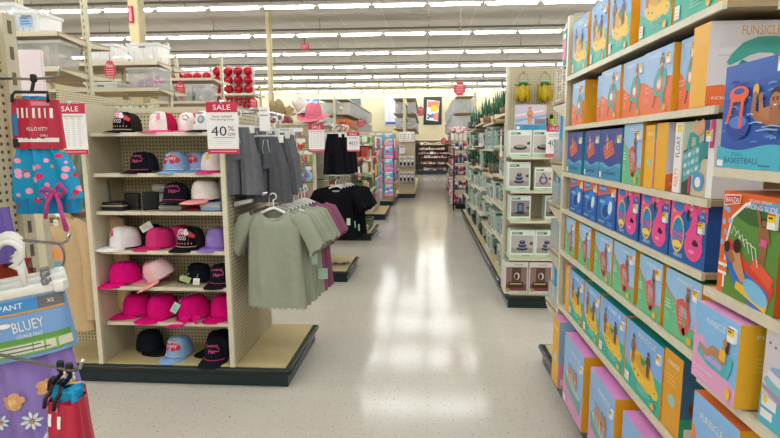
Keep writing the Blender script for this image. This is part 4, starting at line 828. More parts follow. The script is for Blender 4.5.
def tee_mesh(key,hx,W,Hh,sleeve,ruffle,seed,fit=1.0,long=False):
    rnd=random.Random(seed); p=[rnd.uniform(0,6) for _ in range(4)]; mt=cloth('knit_'+hx.strip('#'),hx,.1)
    fold=lambda q,z: .008*sin(5*q+p[0])*min(1,-z/Hh*1.6)+.005*sin(11*q+p[1]+z*6)*min(1,-z/Hh*1.4)+.004*sin(z*14+q*3+p[2])
    w=W/2; rows=[(-.006,0,.088,.022),(-.02,0,w*.60,.032),(-.05,0,w*.86,.04),(-.10,0,w*.93,.045),(-.20,0,w*.92*fit,.045),(-Hh*.6,0,w*.96*fit,.045),(-Hh,0,w*1.06*fit,.04)]
    mb=MB(); sh=Sheet(rows,fold)
    sh.into(mb,mt,30,26,hem=(lambda q,s_:.009*sin(34*q+s_)) if ruffle else None,neck=lambda q,s_:-(.060 if s_<0 else .012)*(1-q*q))
    for d in (-1,1):
        rings=[]; L=sleeve; n=14
        P=[((w*.70),-.045,.040,.030),(w*.98,-.075,.058,.036),(w*1.08+L*.25,-.12-L*.4,.056,.034),(w*1.12+L*.42,-.13-L*.85,.060,.034),(w*1.12+L*.45,-.135-L*.95,.066,.038)] if not long else [((w*.70),-.045,.040,.030),(w*1.0,-.085,.065,.04),(w*1.10,-.24,.06,.042),(w*1.12,-.42,.055,.04),(w*1.10,-.60,.052,.04),(w*1.09,-.66,.042,.036),(w*1.08,-.72,.042,.036)]
        for j,(x,z,a,b) in enumerate(P):
            ang=0 if (long and j>1) else (.9 if j<1 else (.75 if not long else .3)); ring=[]
            for k in range(n):
                t=2*PI*k/n; u=a*cos(t); v=b*sin(t); rf=(.014*sin(4*t+seed) if (ruffle and j==len(P)-1) else .004*sin(4*t+seed) if ruffle and j>1 else 0)
                ring.append((d*(x+u*cos(ang)), v+fold(d*.8,z)*.4-.004, z-.0+u*sin(ang)*(1 if not long or j<2 else 0)+rf if not (long and j>1) else z))
            rings.append(ring)
        mb.loft(rings,mt)
    body=mb.mesh('shirt'); mb=MB()
    mb.tube([(.088*cos(t),.0-.024*sin(t),-.008-.058*max(sin(t),0)-.012*max(-sin(t),0)) for t in [2*PI*k/28 for k in range(29)]],.007,mt,6,False)
    return body,mb.mesh('neck_band')
HANG=None
def hanger_mesh(w):
    mb=MB(); WH=WHITE
    mb.tube([(-w/2,0,-.075),(-w*.3,0,-.045),(-.03,0,-.008),(0,0,0),(.03,0,-.008),(w*.3,0,-.045),(w/2,0,-.075)],.011,WH,6); mb.tube([(-w/2,0,-.075),(w/2,0,-.075)],.004,WH,6)
    a=mb.mesh('hanger_arms'); mb=MB(); mb.tube([(0,0,0),(0,0,.05)]+[(.022*cos(t)-.0,0,.075+.022*sin(t)) for t in [-PI*.5+PI*1.35*k/10 for k in range(11)]],.005,WH,6); return a,mb.mesh('hook')
HM=hanger_mesh(.36)
def hang(x,y,z,rz,label,group):
    o=link('clothes_hanger',HM[0],None,(x,y,z),(0,0,rz)); tag(o,label,'hanger',group); link('hook',HM[1],o); return o
SAGE='#9fa493'; MAR='#8f5673'
def rack(name,x,y0,y1,z,panelx,label):
    o=empty(name,(0,0,0)); tag(o,label,'rail'); mb=MB(); mb.tube([(x,y0,z),(x,y1,z)],.011,CHROME,8); mb.build('rail',o)
    for y in (y0+.12,y1-.12):
        mb=MB(); mb.tube([(panelx,y,z-.02),(x,y,z-.012)],.008,CHROME,6); mb.build('arm',o)
rack('hang_rail',-1.06,3.28,4.02,1.298,-1.29,'chrome rail under the grey shorts carrying the sage tops')
shade=[SAGE,'#999e8d','#a3a897','#9ca190',SAGE,'#999f8e',MAR,'#874f6b',MAR]
_tees={}
for i,c in enumerate(shade):
    if (c,i%2) not in _tees: _tees[(c,i%2)]=tee_mesh(c,c,.40,.66,.14,True,i+2)
    y=3.335+i*.075; xx=-1.012+.008*i if i<6 else -.995+.006*i; zz=1.19
    sg='sage green' if i<6 else 'maroon'
    nm='%s ruffle hem top, %s'%(sg,['frontmost on the rail','second from the front','third from the front','fourth from the front','fifth from the front','last of the green ones','first of the dark red ones','second of the dark red ones','rearmost on the rail'][i])
    o=link('ruffle_shirt',_tees[(c,i%2)][0],None,(xx,y,zz),(0,0,R(-4+3*(i%3)))); tag(o,nm,'top','tops on the rail'); link('neck_band',_tees[(c,i%2)][1],o)
    if i in (2,4,5):
        mb=MB(); mb.box(-.022,-.0015,-.04,.022,.0015,.04,ink('#b9dccb')); mb.build('size_tag',o,(.215,-.01,-.36 if i==2 else -.42-.02*i))
    h=hang(xx,y,zz+.012,R(-4+3*(i%3)),'white hanger holding the '+nm,'white hangers on the sage rail')
# grey shorts on clip hangers above
rack('hang_rail',-1.12,3.28,4.02,1.838,-1.29,'chrome rail carrying the grey shorts at the aisle end')
def shorts_mesh(hx,seed,W=.30,Hh=.42,waistb=True):
    rnd=random.Random(seed); p=[rnd.uniform(0,6) for _ in range(4)]; mt=cloth('fleece_'+hx.strip('#'),hx,.22); w=W/2
    fold=lambda q,z:.012*sin(6*q+p[0])*min(1,-z/Hh*1.5)+.006*sin(15*q+p[1]); mb=MB()
    Sheet([(0,0,w*.62,.02),(-.03,0,w*.66,.028),(-.12,0,w*.85,.04),(-Hh*.48,0,w*1.0,.045)],fold).into(mb,mt,26,10,top=True)
    for d in (-1,1): Sheet([(-Hh*.40,d*w*.50,w*.50,.045),(-Hh*.75,d*w*.56,w*.55,.046),(-Hh,d*w*.60,w*.58,.046)],lambda q,z:fold(q*.5+d*.5,z)).into(mb,mt,18,10)
    return mb.mesh('shorts')
def clip_hanger_mesh():
    mb=MB(); mb.box(-.11,-.005,-.010,.11,.005,.000,WHITE); 
    a=mb.mesh('bar'); mb=MB()
    mb.box(-.014,-.012,-.05,.014,.012,.0,WHITE)
    b=mb.mesh('clip'); mb=MB(); mb.tube([(0,0,0),(0,0,.05)]+[(.022*cos(t),0,.075+.022*sin(t)) for t in [-PI*.5+PI*1.35*k/10 for k in range(11)]],.005,WHITE,6); return a,b,mb.mesh('hook')
CHM=clip_hanger_mesh()
def cliphang(x,y,z,rz,label,group):
    o=link('clip_hanger',CHM[0],None,(x,y,z),(0,0,rz)); tag(o,label,'hanger',group); link('clip',CHM[1],o,(-.09,0,0)); link('clip',CHM[1],o,(.09,0,0)); link('hook',CHM[2],o)
GS=['#6d6f76','#5b5d64','#74767c']
_sh=[shorts_mesh(c,i+1,.27,.43) for i,c in enumerate(GS)]
for i,(x,y,h) in enumerate(((-1.215,3.32,.0),(-1.05,3.38,-.06),(-1.15,3.46,0),(-1.12,3.55,-.02),(-1.08,3.64,-.03),(-1.10,3.73,-.02),(-1.09,3.82,0),(-1.11,3.92,0))):
    nm='grey drawstring shorts, %s on the upper rail'%['frontmost','second','third','fourth','fifth','sixth','seventh','rearmost'][i]
    if i==0: y=3.315
    o=link('grey_shorts',_sh[i%3],None,(x,y,1.725+h),(0,0,R(-6+5*(i%3)))); tag(o,nm,'shorts','grey shorts on the upper rail')
    mb=MB(); mb.tube([(-.012,-.035,-.02),(-.02,-.046,-.07),(-.014,-.05,-.11)],.003,ink('#a5bdb5'),5); mb.tube([(.012,-.035,-.02),(.02,-.046,-.06),(.03,-.05,-.10)],.003,ink('#a5bdb5'),5); mb.build('drawstring',o)
    cliphang(x,y,1.737+h,R(-6+5*(i%3)),'white clip hanger holding the '+nm,'white clip hangers on the upper rail')
mb=MB(); mb.box(-.034,-.0015,-.075,.034,.0015,.075,PAPER); A=Art(mb,lambda u,v,l:(u,-.0017-.0002*l,v)); A.lines(-.03,.05,.03,2,.03,ink('#9a9aa0'),.008); tag(mb.build('paper_card',None,(-1.04,3.305,1.775)),'blank white card standing among the hangers of the grey shorts','card')
mb=MB(); mb.loft([[(-1.28,3.34,1.205),(-1.28,3.9,1.205),(-1.28,3.9,1.24),(-1.28,3.34,1.24)],[(-1.14,3.30,1.245),(-1.14,3.9,1.245),(-1.14,3.9,1.265),(-1.14,3.30,1.265)]],mat('tray_grey','#b9bcc2',.4),True,True,False); tag(mb.build('grey_tray'),'light grey angled tray bracket on the pegboard end below the shorts','tray')

# sweatshirts in the left bay of the cap fixture
BEI='#c9ad87'
b1=tee_mesh('beige',BEI,.46,.80,.3,False,4,1.05,True)
mbx=MB()
fold=lambda q,z:0
A=Art(mbx,lambda u,v,l:(u,-.058-.0002*l,v))
A.ell(.01,-.27,.10,.10,ink('#3f5f6a'),26); A.ell(.01,-.27,.096,.096,ink('#d9a393'),26); A.poly([(-.08,-.31),(.095,-.31),(.06,-.355),(-.04,-.355)],ink('#6fa8b0')); A.ell(.055,-.26,.030,.030,ink('#eb9a3c'),16)
for k in range(10): A.line([(.055+.036*cos(k*.63),-.26+.036*sin(k*.63)),(.055+.05*cos(k*.63),-.26+.05*sin(k*.63))],.006,ink('#eb9a3c'))
for u,hh in ((-.035,.10),(.0,.08)):
    A.line([(u,-.35),(u+.006,-.35+hh)],.006,ink('#2f4f5a'))
    for t in (-.9,-.3,.4,1.0,2.2,2.9): A.line([(u+.006,-.35+hh),(u+.006+.035*cos(t),-.35+hh+.03*sin(t))],[.010,.003],ink('#2f4f5a'))
A.text('Beach',-.04,-.135,.038,ink('#2f4f5a'),.10,-.15); A.text('Mom',.005,-.175,.036,ink('#2f4f5a'),.085,-.1)
mbx2=mbx.mesh('front_print')
for i,(x,y,z,rz,l) in enumerate(((-2.545,3.33,1.15,-4,'beige long sleeved sweatshirt printed with palms and sun'),(-2.42,3.45,1.17,6,'plain beige sweatshirt hanging behind the printed one'))):
    o=link('sweatshirt',b1[0],None,(x,y,z),(0,0,R(rz))); tag(o,l,'sweatshirt','sweatshirts beside the caps'); link('neck_band',b1[1],o)
    if i==0: link('front_print',mbx2,o); hangtag(x+.07,y-.066,z-.045,.03,.04,'#ece9e2',(0,0,0),'small white tag at the neck of the printed sweatshirt')
    hang(x,y,z+.012,R(rz),'white hanger inside the '+l,'hangers in the left bay')
rack('hang_rail',-2.48,3.28,3.62,1.25,-2.48,'chrome rail carrying the beige sweatshirts')
st=shorts_mesh('#7f8a7c',9,.24,.42)
for i,x in enumerate((-2.33,-2.42)):
    o=link('sage_shorts',st,None,(x,3.42+.08*i,1.62),(0,0,.3)); tag(o,'sage green shorts behind the left sale sign, %s'%('right of two' if i==0 else 'left of two'),'shorts','sage shorts in the left bay'); cliphang(x,3.42+.08*i,1.632,.3,'white clip hanger on the sage shorts, %s'%('right of two' if i==0 else 'left of two'),'hangers on sage shorts')
rack('hang_rail',-2.38,3.28,3.62,1.735,-2.38,'chrome rail carrying the sage shorts behind the sale sign')

# ------------------------------------------------------------------ sale signs
def sale(kind,w,h,loc,rz,label):
    o=empty('sale_sign',loc,rz); tag(o,label,'sign','sale signs')
    mb=MB(); mb.box(-w/2,-.001,-h,w/2,.001,0,PAPER); A=Art(mb,lambda u,v,l:(u-w/2,-.0012-.0002*l,v-h))
    D=ink('#2b2c31'); G=ink('#9a9aa2')
    A.rect(0,h*.80,w,h,RED); A.rect(0,0,w,h*.095,RED); A.text('SALE',w*.5,h*.895,h*.10,BRAND,w*.56); A.rect(w*.08,h*.042,w*.92,h*.058,ink('#e9b3bf'))
    if kind=='pct':
        A.text('Items Labeled',w*.5,h*.725,h*.05,D,w*.62); A.text('The Spring Shop',w*.5,h*.66,h*.05,D,w*.78); A.text('40',w*.38,h*.44,h*.19,D,w*.50); A.text('%',w*.78,h*.49,h*.09,D,w*.2); A.text('OFF',w*.79,h*.375,h*.06,D,w*.24); A.rect(w*.2,h*.305,w*.88,h*.318,G); A.rect(w*.25,h*.24,w*.8,h*.247,ink('#cfcfd6')); A.rect(w*.3,h*.2,w*.75,h*.207,ink('#cfcfd6'))
    else:
        A.rect(w*.08,h*.745,w*.92,h*.762,G)
        for c in range(4):
            for r in range(13): A.rect(w*(.12+.21*c),h*(.68-.042*r),w*(.22+.21*c),h*(.688-.042*r),ink('#b9b9c2'))
        for c in range(4): A.rect(w*(.10+.21*c),h*.708,w*(.25+.21*c),h*.72,ink('#d28a98'))
    mb.build('card',o)
    mb=MB(); mb.rbox(-.012,-.006,-.012,.012,.006,.012,CHROME,.004); mb.tube([(0,.004,0),(0,.03,.012),(0,.16,.012)],.003,CHROME,6); mb.build('clip',o)
sale('list',.185,.305,(-2.155,3.05,1.865),R(3),'sale sign listing prices in columns, left of the caps'); sale('pct',.188,.305,(-1.22,3.06,1.865),R(2),'forty percent off sale sign beside the white palm tree cap')
sale('list',.18,.315,(-1.27,5.93,1.853),0,'sale price list sign under the pink straw hat'); sale('pct',.145,.225,(-.865,6.05,1.765),0,'small forty percent off sign beside the black skirts'); sale('pct',.14,.29,(1.18,5.06,1.785),R(6),'forty percent off sign partly hidden on the end of the right fixture')

# ------------------------------------------------------------------ foreground left: hook wall with packaged clothes
gl=empty('hook_wall',(0,0,0)); tag(gl,'pegboard hook wall at the left edge with slotted cream post','shelving')
panel(gl,'pegboard_panel',(-1.36,.55,.135,-1.34,1.60,1.98),PEGY)
mb=MB(); mb.box(-1.37,1.60,.0,-1.325,1.65,2.02,STEEL)
for i in range(24): mb.box(-1.3252,1.617,.12+i*.08,-1.3238,1.632,.16+i*.08,mat('slot_dark','#6b6148'))
mb.build('upright',gl); base(gl,-1.6,-1.05,.55,1.68)
def hook(x0,x1,y0,y1,z,label):
    mb=MB(); mb.tube([(x0,y0,z),((x0+x1)/2,(y0+y1)/2,z-.004),(x1-.035,y1,z-.002),(x1-.012,y1-.004,z+.006),(x1,y1-.008,z+.028)],.0042,CHROME,8)
    mb.box(x0-.004,y0-.012,z-.02,x0+.004,y0+.012,z+.02,CHROME); return tag(mb.build('peg_hook'),label,'hook')
hook(-1.338,-1.115,1.57,1.56,1.815,'upper wire hook carrying the blue printed shorts'); hook(-1.338,-.93,1.40,1.28,1.352,'middle wire hook carrying the white hangers'); hook(-1.338,-.795,1.26,1.10,1.085,'lowest wire hook carrying the edge-on red packs')
# blue printed shorts in a red card sleeve
def kit(loc,rz,label,tilt=0):
    o=empty('packaged_shorts',loc); o.rotation_euler=(0,R(tilt),R(rz)); tag(o,label,'shorts','red carded shorts')
    PAT=blobs('blue_print','#2f9fd0',['#f27aa8','#e4356a','#f2b13c','#d63a5c','#f6a9c6','#f6a9c6'],36,.34)
    Hh=.36; fold=lambda q,z:.007*sin(8*q+z*5)+.004*sin(17*q)
    mb=MB(); sh=Sheet([(-.045,-.012,.040,.016),(-.12,.0,.052,.018),(-.19,.0,.062,.026),(-.27,.006,.092,.030),(-.362,.010,.108,.028)],fold); sh.into(mb,PAT,26,16,top=True); mb.build('shorts_body',o)
    mb=MB(); Sheet([(-.358,.010,.107,.029),(-.374,.011,.096,.026),(-.408,.012,.100,.026)],lambda q,z:fold(q,z)+.004*sin(30*q)).into(mb,blobs('red_print','#2a8fc4',['#c83a66','#2a8fc4','#d8557f','#2a8fc4'],30,.5),30,4); mb.build('waistband',o)
    mb=MB(); sh2=Sheet([(-.055,0,.068,.026),(-.10,0,.071,.030),(-.205,.002,.075,.036)],lambda q,z:fold(q,z)*.5); sh2.into(mb,ink('#c12a46'),20,8)
    A=sh2.art(mb); A.rect(-.05,-.185,.066,-.172,PAPER); A.lines(-.03,-.175,.05,1,.01,ink('#8a2a3c'),.005)
    for k in range(7): A.rect(-.046+.016*k,-.112,-.040+.016*k,-.082,BRAND)
    A.text('HELLO KITTY',.012,-.145,.011,BRAND,.06); A.text('GIRLS',.03,-.165,.006,BRAND); A.rect(-.07,-.200,-.045,-.175,BLACK); A.rect(-.062,-.165,-.045,-.10,ink('#2f6fa8')); A.rect(0,-.075,.05,-.062,ink('#e08aa0')); mb.build('card_sleeve',o)
    mb=MB(); mb.tube([(-.05,-.034,-.066),(-.05,-.030,-.045),(-.046,-.02,-.034),(.046,-.02,-.034),(.05,-.030,-.045),(.05,-.034,-.066)],.0048,BLACK,6); mb.tube([(0,-.02,-.034),(-.004,0,-.012),(0,.0,.004),(.006,.0,.012)],.0055,BLACK,6); mb.rbox(-.008,-.008,-.002,.008,.008,.022,BLACK,.004); mb.build('hanger_clip',o)
    mb=MB(); PK=cloth('pink_ribbon','#cf4f96')
    for d in (-1,1): mb.tube([(.05,-.042,-.335),(.05+d*.022,-.056,-.318+.006*d),(.05+d*.036,-.054,-.335),(.05+d*.02,-.05,-.35),(.05,-.042,-.335)],[.004,.007,.006,.006,.004],PK,6)
    mb.tube([(.05,-.042,-.335),(.065,-.055,-.37),(.07,-.056,-.41),(.078,-.055,-.45)],[.006,.006,.006,.008],PK,6); mb.tube([(.05,-.042,-.335),(.03,-.055,-.37),(.022,-.056,-.42)],[.006,.006,.006],PK,6); mb.ell((.05,-.045,-.335),(.009,.008,.009),PK,8,6); mb.ell((.078,-.055,-.452),(.009,.007,.011),PK,8,6); mb.build('ribbon_bow',o)
    return o
kit((-1.212,1.562,1.803),12,'blue printed girls shorts in red card sleeve with pink bow, upper hook')
for i,(x,y) in enumerate(((-.842,1.110),(-.872,1.120))):
    o=kit((x,y,1.076),-58,'red carded blue shorts hanging edge-on at the bottom left, %s'%('nearer the hook tip' if i==0 else 'farther from the hook tip'))
# lounge pants with blue header card
def pants(loc,rz,label,first=True,tilt=-9):
    o=empty('lounge_pants',loc); o.rotation_euler=(0,R(tilt),R(rz)); tag(o,label,'pants','lounge pants on the middle hook')
    LV=cloth('lavender_jersey','#9a84cf',.08); fold=lambda q,z:.008*sin(7*q+z*4)+.004*sin(16*q+1)
    mb=MB(); sh=Sheet([(-.105,0,.125,.008),(-.17,0,.130,.018),(-.27,-.005,.135,.03),(-.36,-.008,.140,.03)],fold); sh.into(mb,LV,34,16,top=True); A=sh.art(mb)
    if first:
        def daisy(u,v,r):
            for k in range(8): A.ell(u+r*.62*cos(k*PI/4),v+r*.62*sin(k*PI/4),r*.40,r*.20,ink('#9cc4ea'),10,k*PI/4)
            for k in range(8): A.ell(u+r*.62*cos(k*PI/4),v+r*.62*sin(k*PI/4),r*.34,r*.15,ink('#f4f1f4'),10,k*PI/4)
            A.ell(u,v,r*.22,r*.22,ink('#e58a3c'),10)
        for u,v,r in ((.005,-.335,.026),(-.075,-.325,.022),(.105,-.335,.020),(.115,-.235,.024),(-.12,-.23,.024),(.06,-.19,.0)): 
            if r: daisy(u,v,r)
        for u,v in ((-.02,-.27),(.06,-.255)):
            for k in range(5): A.ell(u+.016*cos(k*1.257),v+.014*sin(k*1.257),.012,.010,ink('#e3ac74'),10)
            A.ell(u,v,.010,.010,ink('#f0cf9c'),10)
    mb.build('pants_body',o)
    mb=MB(); Sheet([(-.357,-.008,.139,.03),(-.375,-.008,.124,.026),(-.41,-.008,.126,.026)],lambda q,z:fold(q,z)+.005*sin(40*q)).into(mb,LV,40,4); mb.build('waistband',o)
    mb=MB(); sh2=Sheet([(-.012,0,.148,.012),(-.09,0,.148,.026),(-.165,0,.148,.044)],lambda q,z:0); sh2.into(mb,ink('#7aa8dd'),16,6,top=True); A=sh2.art(mb)
    A.rect(-.14,-.046,.144,-.016,ink('#3f8fd4')); A.rect(.085,-.046,.144,-.016,ink('#6a6a6e')); A.text('LOUNGE PANT',-.03,-.031,.014,BRAND,.16); A.text('XS',.115,-.031,.010,BRAND); A.rect(-.14,-.052,.144,-.047,ink('#d8a24a'))
    A.rect(-.14,-.155,.144,-.125,ink('#7fb04a')); A.rect(-.10,-.150,.144,-.128,ink('#d8d8c8')); A.lines(-.05,-.135,.12,2,.01,ink('#55584a'),.003)
    A.rect(-.03,-.125,.144,-.112,ink('#5f9a48')); A.rect(-.14,-.150,-.045,-.056,ink('#b9a0dd')); A.line([(-.11,-.06),(-.115,-.15)],.03,ink('#8f78c4')); A.line([(-.065,-.06),(-.06,-.15)],.03,ink('#8f78c4'))
    A.text('BLUEY',.055,-.082,.026,BRAND,.075,.05); A.text('LOUNGE PANT',.055,-.108,.009,BRAND,.06); A.ell(-.0,-.075,.016,.006,BRAND); mb.build('header_card',o)
    if first:
        mb=MB(); RB=cloth('white_ribbon','#eceaf0')
        for d in (-1,1): mb.tube([(.062,-.045,-.385),(.062+d*.02,-.058,-.372),(.062+d*.034,-.056,-.39),(.062+d*.018,-.052,-.4),(.062,-.045,-.385)],[.004,.007,.006,.006,.004],RB,6); mb.tube([(.062,-.045,-.385),(.062+d*.015,-.056,-.42),(.062+d*.022,-.056,-.45)],.006,RB,6)
        mb.ell((.062,-.05,-.385),(.009,.008,.008),RB,8,6); mb.build('ribbon_bow',o)
    h=empty('pants_hanger',loc); h.rotation_euler=o.rotation_euler; tag(h,'white clamp hanger holding the '+label.split(',')[0]+(', in front' if first else ', '+label.split(', ')[1]),'hanger','white hangers on the middle hook')
    mb=MB(); mb.rbox(-.15,-.014,-.012,.128,.014,.014,WHITE,.006); mb.rbox(.128,-.017,-.016,.158,.017,.018,WHITE,.008); mb.build('bar',h)
    mb=MB(); mb.rbox(.108,-.022,.010,.124,.004,.028,mat('clip_steel','#9a9a9e',.3,.9),.004); mb.build('clip',h)
    mb=MB(); mb.tube([(.06,0,.012),(.06,0,.06),(.042,0,.075)]+[(.044+.03*cos(t),0,.105+.03*sin(t)) for t in [-PI*.4+PI*1.3*k/10 for k in range(11)]],.008,WHITE,7); mb.build('hook',h)
    return o
pants((-1.095,1.225,1.222),14,'lavender daisy lounge pants with blue header card, front of the middle hook')
for i in range(2): pants((-1.135-.04*i,1.275+.05*i,1.226),14,'lavender lounge pants behind the daisy pair, %s'%('second on the hook' if i==0 else 'third on the hook'),False)
mb=MB(); Sheet([(0,0,.02,.015),(-.10,0,.03,.02),(-.16,0,.035,.02)],lambda q,z:.004*sin(9*q)).into(mb,cloth('purple_jersey','#7a6ab8'),20,8,top=True); tag(mb.build('purple_shirt',None,(-1.225,1.40,1.43),(0,0,.3)),'purple garment at the far left edge above the white hangers','top')
mb=MB(); Sheet([(0,0,.05,.015),(-.2,0,.06,.03)],lambda q,z:.004*sin(9*q)).into(mb,blobs('rust_print','#a8432f',['#3a3f46','#5a6a70','#7a2f28','#a8432f'],26,.4),20,8,top=True); tag(mb.build('rust_pants',None,(-1.245,1.45,1.27),(0,0,.2)),'rust red printed garment behind the white hangers','pants')
mb=MB(); mb.rbox(-.075,0,-.36,.075,.02,0,ink('#e6d6de'),.004); tag(mb.build('display_board',None,(-1.745,2.2,2.02),(0,0,.1)),'pale pink blank board standing behind the upper hook','board')
mb=MB(); mb.box(-1.78,2.215,0,-1.74,2.255,1.9,STEEL); mb.box(-2.0,2.1,0,-1.6,2.4,.02,STEEL); tag(mb.build('display_stand'),'cream post carrying the pale pink board','stand')

# ------------------------------------------------------------------ run B: toys and straw hats, black clothes on its aisle end
gB=empty('gondola_shelving',(0,0,0)); tag(gB,'cream pegboard fixture hung with toys behind the grey shorts','shelving')
base(gB,-8.6,-.92,5.94,6.84); panel(gB,'toy_rail',(-3.40,6.02,1.98,-3.16,6.05,2.12),PEGX)
panel(gB,'side_panel',(-3.4,6.02,.135,-1.33,6.05,1.845),PEGX); panel(gB,'end_panel',(-1.33,6.0,.135,-1.30,6.78,1.845),PEGY); panel(gB,'end_trim',(-1.335,5.985,.135,-1.295,6.015,1.85),LIP)
panel(gB,'divider',(-3.88,5.3,.135,-3.85,6.78,2.2),PEGY); panel(gB,'top_rail',(-3.4,6.0,1.845,-1.30,6.06,1.87),STEEL); panel(gB,'top_deck',(-3.4,6.06,1.80,-1.33,6.78,1.83),STEEL)
def straw_hat(loc,rz,col,band,label,rx=0,ry=0,sc=1):
    o=empty('straw_hat',loc); o.rotation_euler=(R(rx),R(ry),R(rz)); o.scale=(sc,)*3; tag(o,label,'hat','straw hats')
    mt=mat('straw_'+col.strip('#'),col,.85,var=.25,scale=120,bump=.6,bscale=250)
    mb=MB(); n=28; prof=[(.085,0),(.083,.05),(.074,.10),(.055,.125),(.03,.118),(.002,.112)]
    mb.loft([[(r*.86*cos(2*PI*k/n),r*1.05*sin(2*PI*k/n),z-(.02*(abs(cos(2*PI*k/n))<.35) if z>.1 else 0)) for k in range(n)] for r,z in prof],mt); mb.build('crown',o)
    mb=MB(); mb.loft([[(r*.9*cos(2*PI*k/n),r*1.02*sin(2*PI*k/n),z+(up*abs(cos(2*PI*k/n))**2)) for k in range(n)] for r,z,up in ((.084,.004,0),(.12,0,.004),(.165,-.004,.03),(.167,-.008,.03),(.12,-.005,.004),(.083,-.002,0))],mt); mb.build('brim',o)
    mb=MB(); mb.loft([[(r*.86*cos(2*PI*k/n),r*1.05*sin(2*PI*k/n),z) for k in range(n)] for r,z in ((.0865,.004),(.0855,.03))],cloth('band_'+band.strip('#'),band)); mb.build('hat_band',o)
    return o
straw_hat((-1.79,6.22,1.99),20,'#a5906a','#8a7450','tan straw hat on top of the toy fixture',rx=22,ry=-10,sc=1.3); straw_hat((-1.50,6.30,2.06),10,'#efe4dc','#e8d6d4','white straw hat tilted behind the pink one',ry=-38,rx=10,sc=1.2)
straw_hat((-1.34,6.14,1.94),-15,'#ea7b92','#e98ca0','pink straw hat on the corner above the sale sign',rx=14,ry=6,sc=1.3); straw_hat((-1.40,6.30,1.875),5,'#e9bcc0','#efd0d0','pale pink straw hat beneath the others',sc=1.2)
mb=MB(); mb.rbox(-.16,-.12,0,.16,.12,.12,ink('#8a2f3a'),.02); tag(mb.build('folded_cloth',None,(-1.78,6.16,1.832)),'dark red folded cloth under the tan straw hat','cloth')
# toys on the pegboard
TC=['#e84a7a','#f0c02a','#3fa86a','#d8432f','#5a8fd0','#9a5ab0','#f08a3c','#48b0a8']
def toy(kind,x,z,label,ci=0):
    o=empty('toy_pack',(x,5.955,z)); tag(o,label,'toy','hanging toys')
    mb=MB(); mb.tube([(0,.065,.02),(0,-.02,.015),(0,-.03,.03)],.003,CHROME,5); mb.build('peg_hook',o)
    mb=MB(); mb.box(-.05,-.002,-.03,.05,.002,.012,ink('#e9ece2' if kind!='loop' else '#cfe3c4')); mb.build('header_card',o)
    mb=MB()
    if kind=='beads':
        for k in range(4): mb.ell((-.045+.03*k,-.012,-.055),(.014,.014,.018),ink(TC[(ci+k)%8]),8,6)
        mb.box(-.06,-.004,-.08,.06,0,-.03,clear('bag_film','#dfe6ea',.35))
    elif kind=='loop':
        for k in range(5): mb.tube([((.04+.006*k)*cos(t)+.004*k,-.012-.006*k,-.11-.03*(k%3)+(.05+.004*k)*sin(t)) for t in [2*PI*j/14 for j in range(15)]],.006,ink(TC[(ci+k)%8]),5,False)
    elif kind=='disc':
        mb.lathe([(.001,0),(.065,0),(.065,.008),(.02,.010),(.018,.002)],ink('#8fc0dc'),n=20); mb.v=[(x_,-.012-z_,-.10+y_) for x_,y_,z_ in mb.v]
    elif kind=='bug':
        mb.ell((0,-.014,-.075),(.035,.016,.038),ink('#d8432f'),10,8); mb.ell((0,-.018,-.045),(.02,.014,.016),ink('#e9e4dc'),8,6); mb.ell((-.012,-.028,-.07),(.008,.004,.010),BLACK,6,5); mb.ell((.012,-.028,-.07),(.008,.004,.010),BLACK,6,5)
    else:
        for k in range(3): mb.rbox(-.04+.03*k,-.02,-.12,-.018+.03*k,-.004,-.04,ink(TC[(ci+k)%8]),.006)
    mb.build('toy_body',o)
for kind,x,z,l,ci in (('beads',-1.61,1.80,'row of bright beads hanging at the top left of the toy board',0),('beads',-1.48,1.80,'row of bright beads hanging at the top centre of the toy board',3),('bug',-1.46,1.68,'red round toy with black spots on the pegboard',0),
  ('loop',-1.49,1.54,'bright looped skipping rope on the toy pegboard',0),('loop',-1.47,1.42,'yellow and green looped toy below the skipping rope',1),('stick',-1.375,1.54,'pack of pink stick toys right of the skipping rope',0),('disc',-1.395,1.36,'pale blue ring toy at the right of the toy board',0),
  ('stick',-1.52,1.16,'pack of bright stick toys low on the toy board',2),('loop',-1.45,1.16,'tangled bright loops low on the toy board',4),('beads',-1.50,1.28,'small blue packet under the looped toys',4),('stick',-1.64,1.60,'pack of toy sticks behind the grey shorts',5)): toy(kind,x,z,l,ci)
for i,x in enumerate((-3.78,-3.70,-3.62,-3.54,-3.46,-3.38,-3.31,-3.24)):
    toy('beads' if i<4 else 'loop',x,2.07,'small bright toy hanging above the black flower cap, %s from the left'%ORD[i],i)
for o in [o for o in bpy.data.objects if o.name.startswith('toy_pack') and o.location.z>2]: o.location.y=5.955
panel(gB,'side_panel',(-3.85,6.02,1.0,-3.40,6.05,2.12),PEGX)
# black clothes
rack('hang_rail',-1.03,5.98,6.62,1.845,-1.30,'chrome rail carrying the black skirts'); rack('hang_rail',-1.05,5.95,6.62,1.235,-1.30,'chrome rail carrying the black tops')
sk=shorts_mesh('#16171f',21,.22,.47)
for i in range(6):
    xx=-1.10+.05*(i%3); yy=6.02+.09*i; nm='black shorts hanging on the second fixture, %s from the front'%ORD[i]
    o=link('black_shorts',sk,None,(xx,yy,1.745),(0,0,R(-8+8*(i%3)))); tag(o,nm,'shorts','black shorts on the second fixture'); cliphang(xx,yy,1.757,R(-8+8*(i%3)),'white clip hanger of the '+nm,'clip hangers on the second fixture')
bt=tee_mesh('black','#12131a',.44,.62,.15,True,31); mb=MB(); mb.box(-.022,-.0015,-.04,.022,.0015,.04,ink('#b9dccb')); tg=mb.mesh('size_tag'); mb=MB(); mb.box(-.05,-.0012,-.012,.05,.0012,.012,ink('#b9b9c0')); lg=mb.mesh('neck_label')
